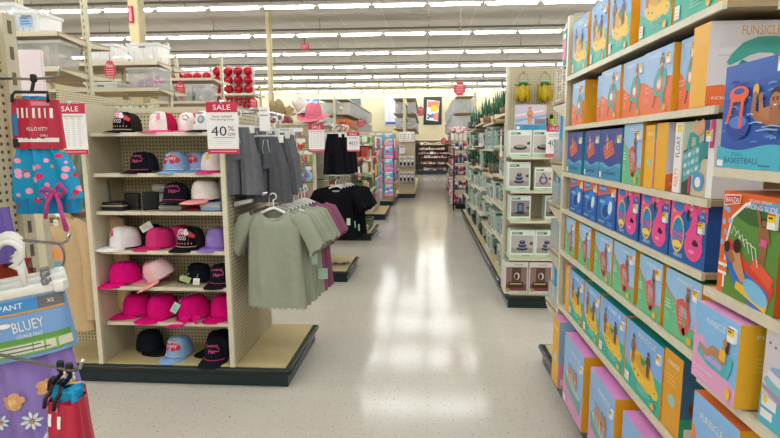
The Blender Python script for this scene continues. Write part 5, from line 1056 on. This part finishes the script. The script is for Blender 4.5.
for i in range(5):
    xx=-1.02+.02*i; yy=5.99+.11*i; nm='black ruffle hem top on the second fixture, %s from the front'%ORD[i]
    o=link('black_shirt',bt[0],None,(xx-.05,yy,1.135),(0,0,R(-3+3*(i%2)))); tag(o,nm,'top','black tops on the second fixture'); link('neck_band',bt[1],o)
    if i<3: link('size_tag',tg,o,(.16+.02*i,-.07,-.40-.05*i))
    if i==0: link('neck_label',lg,o,(0,.02,-.055))
    hang(xx-.05,yy,1.147,R(-3+3*(i%2)),'white hanger holding the '+nm,'white hangers on the second fixture')
mb=MB()
for k in range(5): mb.ell((.05*k-.1,.02*sin(k*2),.018),(.035,.022,.014),ink('#2a2a2e' if k%2 else '#77736e'),8,6)
tag(mb.build('dropped_cloth',None,(-1.09,6.28,.136),(0,0,.2)),'small dark crumpled cloth lying on the low tan deck','cloth')

# ------------------------------------------------------------------ run C: stocked end shelves facing the aisle
def gondola(x0,xe,y0,y1,top,label):
    g=empty('gondola_shelving',(0,0,0)); tag(g,label,'shelving'); base(g,x0,xe,y0,y1)
    return g
gC=gondola(-8.6,-.93,8.68,9.78,1.8,'cream shelving end stocked with gifts beyond the black tops')
panel(gC,'end_panel',(-1.33,8.75,.135,-1.30,9.72,1.80),PEGY); panel(gC,'side_panel',(-3.6,8.72,.135,-1.33,8.75,1.80),PEGX)
for z in (.52,.85,1.15,1.42,1.66): shelf(gC,-1.295,-.98,8.72,9.72,z,'r'); shelf(gC,-2.1,-1.34,8.42,8.71,z)
rnd=random.Random(23); GC=['#3f7a3a','#d8c9a8','#b0402f','#8a5a3a','#e9e4da','#7a3f2f','#c9a86a','#5a8a6a','#efe9e0','#a02f38']
GN={'wooden_box':'small wooden gift box','gift_jar':'small round gift jar','greeting_pack':'pale upright gift pack'}
for zi,z in enumerate((.137,.52,.85,1.15,1.42,1.66)):
    x=-2.08; k=0
    spots=[(-2.0+.14*j,8.55) for j in range(5)] if z>.2 else []
    spots+=[(-1.20+.13*q,8.80+.16*j) for j in range(6) for q in range(2)]
    for (gx,gy) in spots:
        kind=rnd.choice(['wooden_box','gift_jar','greeting_pack']); c=rnd.choice(GC); h=rnd.uniform(.09,.19); mb=MB()
        if zi==5: c=rnd.choice(['#3f8a3a','#58a04a','#dfe8d8']); h=.12
        if kind=='wooden_box': mb.rbox(-.055,-.06,0,.055,.06,h,ink(c),.006); mb.box(-.057,-.062,h*.6,.057,.062,h*.66,ink('#5a4632'))
        elif kind=='gift_jar': mb.lathe([(.03,0),(.048,.01),(.05,h*.7),(.035,h*.85)],ink(c),n=12,caps=True); mb.lathe([(.04,h*.85),(.04,h)],ink('#d9d4c8'),n=12,caps=True)
        else: mb.box(-.05,-.03,0,.05,.03,h,ink(c)); A=Art(mb,lambda u,v,l:(u-.05,-.03-.0004*l,v)); A.rect(.01,h*.3,.09,h*.8,ink(rnd.choice(GC))); A.rect(.01,h*.1,.09,h*.2,PAPER)
        o=mb.build(kind,None,(gx,gy,z+.001)); tag(o,GN[kind]+' behind the black tops, %s shelf level up'%ORD[zi],'gift','%s gifts on level %d'%(kind.replace('_',' '),zi+1))

# ------------------------------------------------------------------ run D: hanging party goods, run E: bagged pool toys, run F: black and white packs
gD=gondola(-8.6,-.90,11.2,12.85,1.8,'pegboard end hung with pink and red goods in mid aisle')
panel(gD,'end_panel',(-1.22,11.25,.135,-1.19,12.8,1.85),PEGY); panel(gD,'side_panel',(-3.6,11.22,.135,-1.22,11.25,1.85),PEGX)
gE=gondola(-5.0,-.90,13.95,15.9,1.8,'pegboard end hung with blue bagged pool toys')
panel(gE,'side_panel',(-3.0,14.15,.135,-.97,14.18,2.0),PEGX); panel(gE,'end_panel',(-1.0,14.18,.135,-.97,15.85,1.95),PEGY)
PK=['#e8557a','#f2a0b8','#d83a3a','#f0e6e2','#58b0c8','#e9b43c','#7fc0a0','#c83a6a','#f4d0d8','#3f8fc0']
def packs(xs,ys,zs,face,w,h,cols,name,label,cat,grp,art=None,seed=1):
    rnd=random.Random(seed)
    for zi,z in enumerate(zs):
        for j in range(len(xs)):
            c=rnd.choice(cols); c2=rnd.choice(cols); mb=MB(); W=w/2
            mb.rbox(-W,-.035,-h,W,0,-.02,ink(c),.012); A=Art(mb,lambda u,v,l:(u-W,-.0352-.0004*l,v-h))
            if art: art(A,w,h,rnd)
            else: A.ell(w*.5,h*.45,w*.34,h*.25,ink(c2),12); A.ell(w*.45,h*.5,w*.15,h*.12,ink(rnd.choice(cols)),10)
            mb.box(-W*.8,-.016,-.03,W*.8,-.010,.02,ink('#eceae6'))
            o=mb.build(name,None,(xs[j],ys[j],z),(0,0,face)); tag(o,label%ORD[zi],cat,grp%(zi+1))
            mb=MB(); mb.tube([(0,.07,.012),(0,-.03,.008),(0,-.038,.02)],.003,CHROME,4); mb.build('peg_hook',o)
zz=[1.80,1.50,1.20,.90,.60]
packs([-1.15]*7,[11.36+.22*k for k in range(7)],zz,-PI/2+PI,.17,.25,PK,'hanging_pack','small pink and red pack in the %s row of the mid aisle pegboard','pack','mid aisle packs row %d',seed=3)
packs([-1.9+.2*k for k in range(4)],[11.17]*4,zz,0,.17,.25,PK,'hanging_pack','small bright pack facing the camera in the %s row, mid aisle','pack','mid aisle front packs row %d',seed=4)
def bagart(A,w,h,rnd):
    A.rect(0,h*.3,w,h*.94,ink('#5fa8dc')); A.rect(0,0,w,h*.28,ink('#e88ac0')); A.line([(w*.1,h*.35),(w*.5,h*.55),(w*.9,h*.5)],h*.14,ink(rnd.choice(['#f0d84a','#e8607a','#f2f0ee','#7fd0c8']))); A.ell(w*.4,h*.6,w*.16,h*.12,ink(rnd.choice(['#d83a5a','#f0a83c','#e9e4da']))); A.rect(w*.1,h*.8,w*.6,h*.88,PAPER)
packs([-1.05],[14.06],[1.92,1.58,1.24,.90,.56],0,.24,.30,['#5fa8dc','#7fbce4'],'pool_toy_bag','blue and pink bagged pool toy in the %s row from the top','bag','bagged pool toys row %d',bagart,5)
packs([-1.50,-1.30],[14.06]*2,[1.92,1.58,1.24,.90,.56],0,.19,.27,PK+['#3f8fc0','#58b0c8'],'toy_bag','bright bagged toy left of the blue pool toys, %s row','bag','bright bagged toys row %d',None,6)
packs([-.93]*5,[14.4+.3*k for k in range(5)],zz,PI/2,.22,.27,PK,'hanging_pack','bright pack facing the aisle in the %s row beside the pool toys','pack','aisle packs row %d',seed=8)
gF=empty('gondola_shelving',(0,0,0)); tag(gF,'pegboard end with black and white packs before the back wall','shelving'); base(gF,-1.08,-.37,16.1,24)
panel(gF,'end_panel',(-.92,16.35,.135,-.40,16.4,2.05),PEGX); panel(gF,'back_panel',(-.76,16.4,.135,-.72,23.9,2.05),PEGY)
upright(gF,-.74,16.5,.135,3.15,.08); upright(gF,-.74,20.2,.135,3.15,.08); upright(gF,-.74,23.8,.135,3.15,.08)
for z in (2.15,2.62,3.08): shelf(gF,-1.08,-.78,16.45,23.8,z,'l'); shelf(gF,-.70,-.39,16.45,23.8,z,'r')
def bwart(A,w,h,rnd): A.ell(w*.5,h*.3,w*.3,h*.2,ink('#1c1c22')); A.ell(w*.5,h*.62,w*.24,h*.16,ink('#e9e9ec')); A.rect(w*.25,h*.72,w*.75,h*.8,ink('#3a3a42'))
packs([-.84,-.72,-.60,-.48],[16.30]*4,[2.02],0,.12,.30,['#e6e4e2','#dcd9d4'],'white_pack','white hook pack in the %s row of the far pegboard','pack','far white packs row %d',lambda A,w,h,r:(A.ell(w*.5,h*.5,w*.28,h*.18,ink('#c9c4bc')),A.rect(w*.3,h*.74,w*.7,h*.80,ink('#3a3a42'))),9)
packs([-.84,-.72,-.60,-.48],[16.30]*4,[1.28,.80],0,.115,.32,['#b8b4ac','#c9c5bd'],'shoe_pack','black and white pack in the %s lower row of the far pegboard','pack','far shoe packs row %d',bwart,10)
mb=MB(); mb.box(-.08,-.002,-.25,.08,.002,0,PAPER); A=Art(mb,lambda u,v,l:(u,-.003-.0005*l,v)); A.rect(-.07,-.06,.07,-.02,ink('#3a4f9a')); A.lines(-.06,-.1,.06,4,.035,ink('#9aa0b8'),.01); tag(mb.build('price_card',None,(-.80,16.28,1.62)),'small white card with blue header on the far pegboard','card')

# ------------------------------------------------------------------ overhead storage
TM=clear('tote_plastic','#dfe2e4',.42,.25); TMW=clear('tote_milky','#eef0f2',.75,.3)
def tote(w,d,h,loc,label,fill=None,mt=None,rz=0,grp='clear storage bins'):
    mt=mt or TM; o=empty('storage_bin',loc,rz); tag(o,label,'bin',grp)
    mb=MB(); t=.88; n=1
    r=lambda k,z:[(-w/2*k,-d/2*k,z),(w/2*k,-d/2*k,z),(w/2*k,d/2*k,z),(-w/2*k,d/2*k,z)]
    mb.loft([r(t,0),r(1,h)],mt,True,False,False); mb.poly(r(t,0)[::-1],mt); 
    for x in (-w*.3,0,w*.3): mb.box(x-.01,-d/2*(t+.5*(1-t))-.012,h*.1,x+.01,-d/2*t+.004,h*.8,mt)
    mb.build('tub',o)
    mb=MB(); mb.box(-w/2-.012,-d/2-.012,h-.03,w/2+.012,-d/2,h+.008,mt); mb.box(-w/2-.012,d/2,h-.03,w/2+.012,d/2+.012,h+.008,mt); mb.box(-w/2-.012,-d/2,h-.03,-w/2,d/2,h+.008,mt); mb.box(w/2,-d/2,h-.03,w/2+.012,d/2,h+.008,mt); mb.box(-.06,-d/2-.016,h-.07,.06,-d/2-.012,h-.045,mat('handle_shade','#8a8a86')); mb.build('rim',o)
    if fill:
        rnd=random.Random(int(abs(loc[0]*91+loc[1]*7+loc[2]*13))); mb=MB()
        for k in range(14): mb.ell((rnd.uniform(-.36,.36)*w,rnd.uniform(-.34,.34)*d,h*rnd.uniform(.12,.55)),(rnd.uniform(.06,.12),rnd.uniform(.04,.1),rnd.uniform(.03,.08)),ink(rnd.choice(fill)),8,6)
        mb.build('contents',o)
def overhead(g,x0,x1,yc,dep,zs,posts,ptop):
    for p in posts: upright(g,p,yc,zs[-1]-.6 if False else .135,ptop,.06)
    for z in zs:
        shelf(g,x0,x1-.035,yc-dep,yc-.03,z,-1,th=.05); shelf(g,x0,x1-.035,yc+.03,yc+dep,z,1,th=.05)
        bracket(g,x1-.02,yc-dep,yc-.03,z,.06); bracket(g,x1-.02,yc+dep,yc+.03,z,.06)
WARM=['#e8d2a8','#d8b890','#efe6d8','#c9a878']; PNK=['#d86ab0','#e89ac8','#b05a98','#cfc4d0']; GRY=['#b9bcc0','#9fa4aa','#d0d2d4']
overhead(gB,-8.6,-4.20,6.39,.50,(2.53,2.925),(-4.22,-5.05,-6.2,-7.4),3.42)
tote(.72,.40,.30,(-4.63,6.15,2.531),'clear bin with pale wrapped goods under the nearest overhead shelf',WARM); tote(.50,.36,.30,(-5.4,6.15,2.531),'clear bin left of the pale wrapped goods, nearest overhead shelf',WARM)
tote(.42,.40,.33,(-5.0,6.15,2.926),'milky bin at the far left top shelf',None,TMW); tote(.28,.40,.24,(-4.64,6.17,2.926),'small white bin with blue printing beside the post',None,TMW)
mb=MB(); mb.box(-.08,-.002,-.06,.08,0,.06,ink('#9cc0e4')); A=Art(mb,lambda u,v,l:(u,-.002-.0004*l,v)); A.lines(-.06,.03,.06,3,.03,ink('#4a7ab8'),.012); tag(mb.build('bin_label',None,(-4.66,5.964,3.05)),'blue printed paper label on the small white bin','label')
overhead(gC,-8.6,-4.50,9.2,.50,(2.60,3.03),(-4.60,-5.44,-6.8),3.42)
tote(.55,.40,.30,(-4.80,8.94,3.031),'milky bin with yellow goods on top beside the cream column',['#f0c86a','#e9d8b0'],TMW); tote(.58,.40,.33,(-4.82,8.94,2.601),'clear bin full of pink goods below the top shelf',PNK); tote(.60,.40,.30,(-5.58,8.94,3.031),'long milky bin with orange goods left of the red oval sign',['#e9a86a','#e9d8b0','#b0c4e0'],TMW); tote(.60,.40,.10,(-5.58,8.94,2.601),'shallow white bin behind the red oval sign',None,TMW)
overhead(gD,-8.6,-4.72,12.0,.50,(2.62,3.12),(-4.74,-5.8,-7.0),3.66)
for i,x in enumerate((-5.02,-5.44,-5.86)): tote(.40,.40,.36,(x,11.72,2.621),'clear bin of grey goods behind the red oval sign, %s from the right'%ORD[i],GRY)
overhead(gE,-8.2,-4.86,15.2,.50,(2.60,3.10),(-4.88,-6.4,-7.6),3.4)
# red bauble packs
BR=mat('bauble_red','#b5122a',.18,.25,var=.1)
def baubles(nx,nz,r,w,h,loc,label):
    o=empty('bauble_pack',loc); tag(o,label,'baubles','packs of red baubles'); mb=MB(); mb.box(-w/2,0,0,w/2,.02,h,ink('#e9e2e4')); mb.box(-w/2,-.16,0,w/2,0,.01,ink('#e9e2e4')); mb.build('backing_card',o)
    for i in range(nx):
        for j in range(nz):
            mb=MB(); mb.ell((-w/2+w*(i+.5)/nx,-r,h*(j+.5)/nz),(r,r,r),BR,12,8); mb.lathe([(.02,0),(.02,.02)],mat('bauble_cap','#c9b8a0',.3,.8),(-w/2+w*(i+.5)/nx,-r,h*(j+.5)/nz+r*.95),8); mb.build('bauble',o)
baubles(3,3,.128,.86,.74,(-5.35,14.86,3.101),'boxed nine large red baubles at the right end of the shelf'); baubles(1,3,.128,.28,.74,(-5.95,14.86,3.101),'narrow pack of three large red baubles left of the boxed nine'); baubles(4,1,.12,1.1,.30,(-6.68,14.86,3.44),'row of four large red baubles further left'); 
mb=MB(); mb.box(-.55,0,0,.55,.3,.33,ink('#e4dde0')); tag(mb.build('white_carton',None,(-6.68,14.80,3.101)),'plain white carton under the row of four baubles','box')
baubles(7,4,.055,.86,.42,(-5.35,14.86,2.601),'pack of many small red baubles on the lower shelf'); baubles(6,4,.055,.74,.42,(-6.22,14.86,2.601),'pack of small red baubles left on the lower shelf')
# storage further back
gG=empty('gondola_shelving',(0,0,0)); tag(gG,'tall overhead shelving with bins before the back wall, left of centre','shelving'); base(gG,-3.3,-2.4,15.9,22.6)
for y in (16.0,18.2,20.4,22.5): upright(gG,-2.85,y,.135,3.1,.07)
for z in (.5,.9,1.3,1.7,2.12,2.58,3.02): shelf(gG,-3.28,-2.88,16.0,22.5,z,'l'); shelf(gG,-2.82,-2.42,16.0,22.5,z,'r')
for zi,z in enumerate((2.12,2.58)):
    for k in range(11):
        if k<3 and zi==0: continue
        tote(.36,.50,.34,(-2.62,16.3+.58*k,z+.001),'clear bin on the tall back shelving, %s level, %s from the front'%('lower' if zi==0 else 'upper',ORD[k]),GRY if k%3 else WARM,rz=PI/2,grp='bins on the tall back shelving'); 
    for k in range(2): tote(.36,.50,.34,(-3.07,16.3+.58*k,z+.001),'clear bin on the tall back shelving, inner side, %s level, %s from the front'%('lower' if zi==0 else 'upper',ORD[k]),GRY,rz=PI/2,grp='bins on the tall back shelving')
mb=MB(); mb.rbox(-.19,-.25,0,.19,1.4,.30,ink('#c8662a'),.01); A=Art(mb,lambda u,v,l:(u,-.2502-.0005*l,v)); A.rect(-.15,.05,.15,.09,ink('#e9a05a')); A.rect(-.1,.16,.12,.22,ink('#8a3a1a')); tag(mb.build('orange_carton',None,(-2.62,16.3,2.121)),'long orange carton on the tall back shelving','box')
for i,(y,z) in enumerate(((17.2,2.621),(19.5,2.621),(22.2,2.621))):
    for s in (-.545,-.93):
        tote(.34,.27,.36,(s,y,z),'clear grey bin on the overhead shelves before the wall, %s, %s'%(ORD[i],'right side' if s>-.7 else 'left side'),GRY,rz=PI/2,grp='bins before the back wall'); tote(.34,.27,.34,(s,y,2.151),'clear grey bin on the lower overhead shelf before the wall, %s, %s'%(ORD[i],'right side' if s>-.7 else 'left side'),GRY,rz=PI/2,grp='bins before the back wall')

# red "Please" signs
def please(x,y,z,w,h,label,oval=True):
    o=empty('please_sign',(x,y,z)); tag(o,label,'sign','red please signs'); mb=MB(); P=[(w/2*cos(t)*(1 if oval else 1.03),h/2*sin(t)) for t in [PI/8+2*PI*k/(8 if not oval else 8) for k in range(8)]]
    mb.loft([[(u,-.004,v) for u,v in P],[(u,.004,v) for u,v in P]],ink('#cf3f55'),True,True,False); A=Art(mb,lambda u,v,l:(u,-.005-.0005*l,v)); A.text('Please',0,h*.24,h*.16,BRAND,w*.55)
    for k in range(4): A.rect(-w*.30,h*(.04-.11*k),w*.30,h*(.07-.11*k),ink('#eeb0b8'))
    mb.build('sign_face',o); mb=MB(); mb.tube([(0,.006,h/2-.02),(0,.006,h/2+.10)],.005,CHROME,5); mb.build('hanger_wire',o)
please(-5.18,8.39,2.845,.20,.34,'red please sign hanging beside the pink goods bin'); please(-5.36,11.19,2.83,.23,.38,'red please sign in front of the clear grey bins'); please(-4.75,14.2,2.76,.22,.34,'faint red please sign above the forty percent sign'); please(-3.5,13.2,2.50,.15,.26,'small red please sign at the slim cream column')
please(.585,10.0,2.655,.24,.27,'round red please sign hanging over the aisle, nearest one',False); please(-.25,17.5,2.73,.26,.32,'round red please sign at centre before the back wall',False); please(-2.20,17.2,2.36,.26,.30,'red please sign on the orange carton shelving',False); please(.65,22.0,1.80,.24,.28,'small red please sign right of the far aisle',False)
mb=MB(); mb.tube([(.585,10.0,2.89),(.585,10.0,ZC)],.004,CHROME,5); tag(mb.build('sign_wire'),'thin wire from the ceiling to the nearest red please sign','wire')

# ------------------------------------------------------------------ back wall
def poster(x,z,w,h,frame,label,draw):
    o=empty('wall_poster',(x,YF-.03,z)); tag(o,label,'poster'); mb=MB(); mb.rbox(-w/2,-.05,-h/2,w/2,.02,h/2,ink(frame),.01); mb.build('frame',o); mb=MB(); A=Art(mb,lambda u,v,l:(u,-.052-.001*l,v)); draw(A); mb.build('picture',o)
def pA(A):
    for k,c in enumerate(('#d8dcef','#c9d2ee','#e4d6ee','#d4e4ee','#efe0e4','#dfe6f2')): A.poly([(-.42+.14*k,-.66),(-.28+.14*k,-.66),(-.28+.14*k,.70),(-.42+.14*k,.70)],ink(c))
    A.rect(-.42,-.72,.42,-.58,ink('#3f5a9a'))
def pB(A):
    A.poly([(-.36,-.52),(.30,-.6),(.38,.52),(-.3,.6)],ink('#e9e4e0')); A.poly([(-.3,.2),(.34,.1),(.36,.5),(-.28,.58)],ink('#ee7a5a')); A.poly([(-.12,-.1),(.3,0),(.28,.28),(-.06,.3)],ink('#f0c02a')); A.line([(-.3,-.45),(.0,-.2),(.24,-.52)],.12,ink('#3f5fb0')); A.line([(-.3,-.2),(-.05,-.36),(.26,-.3)],.10,ink('#3f5fb0')); A.poly([(.05,-.5),(.32,-.55),(.33,-.1),(.1,-.16)],ink('#e98a6a')); A.lines(-.2,.52,.2,1,.1,PAPER,.04)
poster(-2.0,3.55,.95,1.54,'#c9d0e8','large pale iridescent poster on the back wall',pA); poster(.25,3.58,1.02,1.55,'#1f3036','dark framed poster with orange and yellow artwork on the back wall',pB); poster(-6.7,3.6,.9,1.4,'#4f7fa8','blue poster on the back wall behind the pink straw hat',lambda A:(A.rect(-.4,-.6,.4,.6,ink('#7fb0c8')),A.ell(0,.1,.25,.3,ink('#5a8a5a')))); poster(-4.15,3.6,.6,1.4,'#3a4a58','dark poster half hidden by the tall back shelving',lambda A:A.rect(-.3,-.6,.3,.6,ink('#5a6a78')))
gW=empty('wall_shelving',(0,0,0)); tag(gW,'dark brown wall shelves with small goods at the end of the aisle','shelving')
DW=mat('dark_wood_shelf','#2a211d',.55); BW=mat('brown_backing','#7a6a58',.7)
panel(gW,'back_panel',(-2.6,29.96,.12,2.4,30.0,1.9),BW); panel(gW,'kick_plate',(-2.6,29.5,0,2.4,29.95,.2),KICK)
for z in (.24,.58,.92,1.14,1.38,1.66): shelf(gW,-2.6,2.4,29.5,29.95,z,-1,DW)
for x in (-2.6,-.62,1.15,2.4): panel(gW,'upright',(x-.03,29.52,.12,x+.03,29.95,1.92),DW)
rnd=random.Random(5); WC=['#c9a0a8','#8a3a4a','#e4d8d4','#6a4a58','#b98a5a','#3f5a8a','#d8b8c8','#e9dfd0','#a85a6a']
for zi,z in enumerate((.24,.58,.92,1.14,1.38,1.66)):
    x=-2.5
    while x<2.3:
        w=rnd.uniform(.08,.2); h=rnd.uniform(.08,.17)
        if min(abs(x+w/2+.62),abs(x+w/2-1.15))>.16:
            mb=MB(); mb.rbox(-w/2,-.1,0,w/2,.1,h,ink(rnd.choice(['#e6d46a','#e9e2d8','#d8c4b8'] if zi==5 else WC)),.01); mb.box(-w*.3,-.102,h*.3,w*.3,-.1,h*.7,ink(rnd.choice(WC)))
            tag(mb.build('shelf_goods',None,(x+w/2,29.66,z+.001)),'small boxed goods on the %s dark wall shelf at the aisle end'%ORD[zi],'box','goods on wall shelf %d'%(zi+1))
        x+=w+.03
# ------------------------------------------------------------------ far right run: patriotic rack and overhead bins
gH=empty('gondola_shelving',(0,0,0)); tag(gH,'far right shelving with overhead bins beyond the fountain boxes','shelving'); base(gH,.68,1.7,13.3,20.5)
panel(gH,'end_panel',(.72,13.6,.135,1.66,13.63,1.95),PEGX); panel(gH,'back_panel',(1.17,13.63,.135,1.2,20.4,1.95),PEGY)
for y in (13.7,17,20.3): upright(gH,1.19,y,.135,2.95,.07)
for z in (2.02,2.45,2.86): shelf(gH,.72,1.15,13.65,20.4,z,'l')
for zi,z in enumerate((2.02,2.45)):
    for k in range(9): tote(.40,.62,.34,(.94,14.05+.72*k,z+.001),'clear bin on the far right overhead shelf, %s level, %s from the front'%('lower' if zi==0 else 'upper',ORD[k]),PNK if k%3==1 else GRY,rz=-PI/2,grp='bins on the far right shelves')
for z in (.55,.95,1.35,1.7): shelf(gH,.72,1.15,13.65,20.4,z,'l')
rk=empty('wire_rack',(.80,12.95,0)); tag(rk,'black wire floor rack of red white and blue goods','rack')
mb=MB()
for x in (-.16,.16):
    for y in (-.16,.16): mb.tube([(x,y,.05),(x,y,1.55)],.012,BLACK,6)
for z in (.2,.55,.9,1.2,1.5):
    for y in (-.16,.16): mb.tube([(-.16,y,z),(.16,y,z)],.008,BLACK,5)
    for x in (-.16,.16): mb.tube([(x,-.16,z),(x,.16,z)],.008,BLACK,5)
mb.build('frame',rk)
for z in (.2,.55,.9,1.2,1.5):
    mb=MB(); mb.box(-.16,-.16,z,.16,.16,z+.008,BLACK); mb.build('tray',rk)
for sx,sy in ((-.16,-.16),(.16,-.16),(.16,.16),(-.16,.16)):
    mb=MB(); mb.lathe([(.001,0),(.03,0),(.03,.02),(.001,.02)],BLACK,n=10); mb.v=[(sx+z_-.01,sy+y_,.03+x_) for x_,y_,z_ in mb.v]; mb.build('caster',rk)
rnd=random.Random(31); US=['#b8202f','#e9e6e4','#2a3f8f','#b8202f','#2a3f8f','#d8c0b0']
for zi,z in enumerate((.208,.558,.908,1.208,1.508)):
    for j in range(3):
        for q in range(3):
            mb=MB(); h=rnd.uniform(.14,.22); c=US[(zi*2+j+q)%6]
            mb.lathe([(.02,0),(.035,.02),(.03,h*.5)],ink(rnd.choice(US)),n=8,caps=True)
            for k in range(6): mb.ell((.025*cos(k),.025*sin(k),h*.72+.01*(k%3)),(.026,.026,.03),ink(US[(zi+j+k*q)%6]),7,5)
            tag(mb.build('party_pompom',None,(-.10+.10*j+.80,12.85+.10*q,z)),'red white and blue pompom decoration on the %s level of the wire rack'%ORD[zi],'decoration','pompoms on rack level %d'%(zi+1))
for i in range(6):
    mb=MB(); rn=random.Random(i)
    for k in range(16): mb.ell((rn.uniform(-.07,.07),rn.uniform(-.07,.07),.22+rn.uniform(0,.12)),(.035,.035,.03),ink(rn.choice(['#efc4cc','#f2d8dc','#e9a0b0','#efe6e4'])),7,5)
    mb.lathe([(.04,0),(.05,.02),(.045,.2)],ink('#d9cfc4'),n=10,caps=True)
    top=i<4
    tag(mb.build('flower_bunch',None,(.62+.10*i,13.45,1.72) if top else (.62,13.2-.0+.0*i,.136+.34*(i-4))),('pale pink flower bunch along the top of the far right shelving, %s from the left'%ORD[i]) if top else 'pink flower bunch low beside the far aisle, %s'%('lower' if i==4 else 'upper'),'flowers','pink flower bunches')
rnd=random.Random(8)
for zi,z in enumerate((.137,.55,.95,1.35,1.7)):
    for k in range(16):
        mb=MB(); h=rnd.uniform(.16,.28); c=rnd.choice(['#efc4cc','#b8202f','#2a3f8f','#e9e6e4','#d8a0a8','#c9b8a0']); mb.rbox(-.1,-.1,0,.1,.1,h,ink(c),.02); mb.box(-.102,-.06,h*.3,-.1,.06,h*.7,ink(rnd.choice(US)))
        tag(mb.build('shelf_goods',None,(.86,13.85+.40*k,z+.001)),'bright boxed goods on the far right shelves, %s level'%ORD[zi],'box','far right goods level %d'%(zi+1))

# ------------------------------------------------------------------ camera
F=520.; VPX,VPY,ROLL=428.,146.,.005
a=Vector(((VPX-390)/F,(VPY-219)/F,1)).normalized(); up0=Vector((sin(ROLL),-cos(ROLL),0)); u=(up0-a*up0.dot(a)).normalized(); r=a.cross(u)
if r.x<0: r=-r
# rows of world axes expressed in camera (x right, y down, z forward) coordinates
X_=Vector((r.x,a.x,u.x)); Y_=-Vector((r.y,a.y,u.y)); Z_=-Vector((r.z,a.z,u.z))
cam=bpy.data.cameras.new('camera'); cam.sensor_width=36; cam.lens=F*36/780; cam.clip_start=.05; cam.clip_end=100
co=bpy.data.objects.new('camera',cam); C.objects.link(co)
M=Matrix((X_,Y_,Z_)).transposed().to_4x4(); M.translation=Vector((0,0,1.6)); co.matrix_world=M
sc=bpy.context.scene; sc.camera=co
w=bpy.data.worlds.new('world'); sc.world=w; w.use_nodes=True; w.node_tree.nodes['Background'].inputs[0].default_value=(.9,.95,1,1); w.node_tree.nodes['Background'].inputs[1].default_value=.2
vs=sc.view_settings; vs.view_transform='Standard'; vs.look='None'; vs.gamma=1; vs.use_curve_mapping=False; vs.exposure=.92
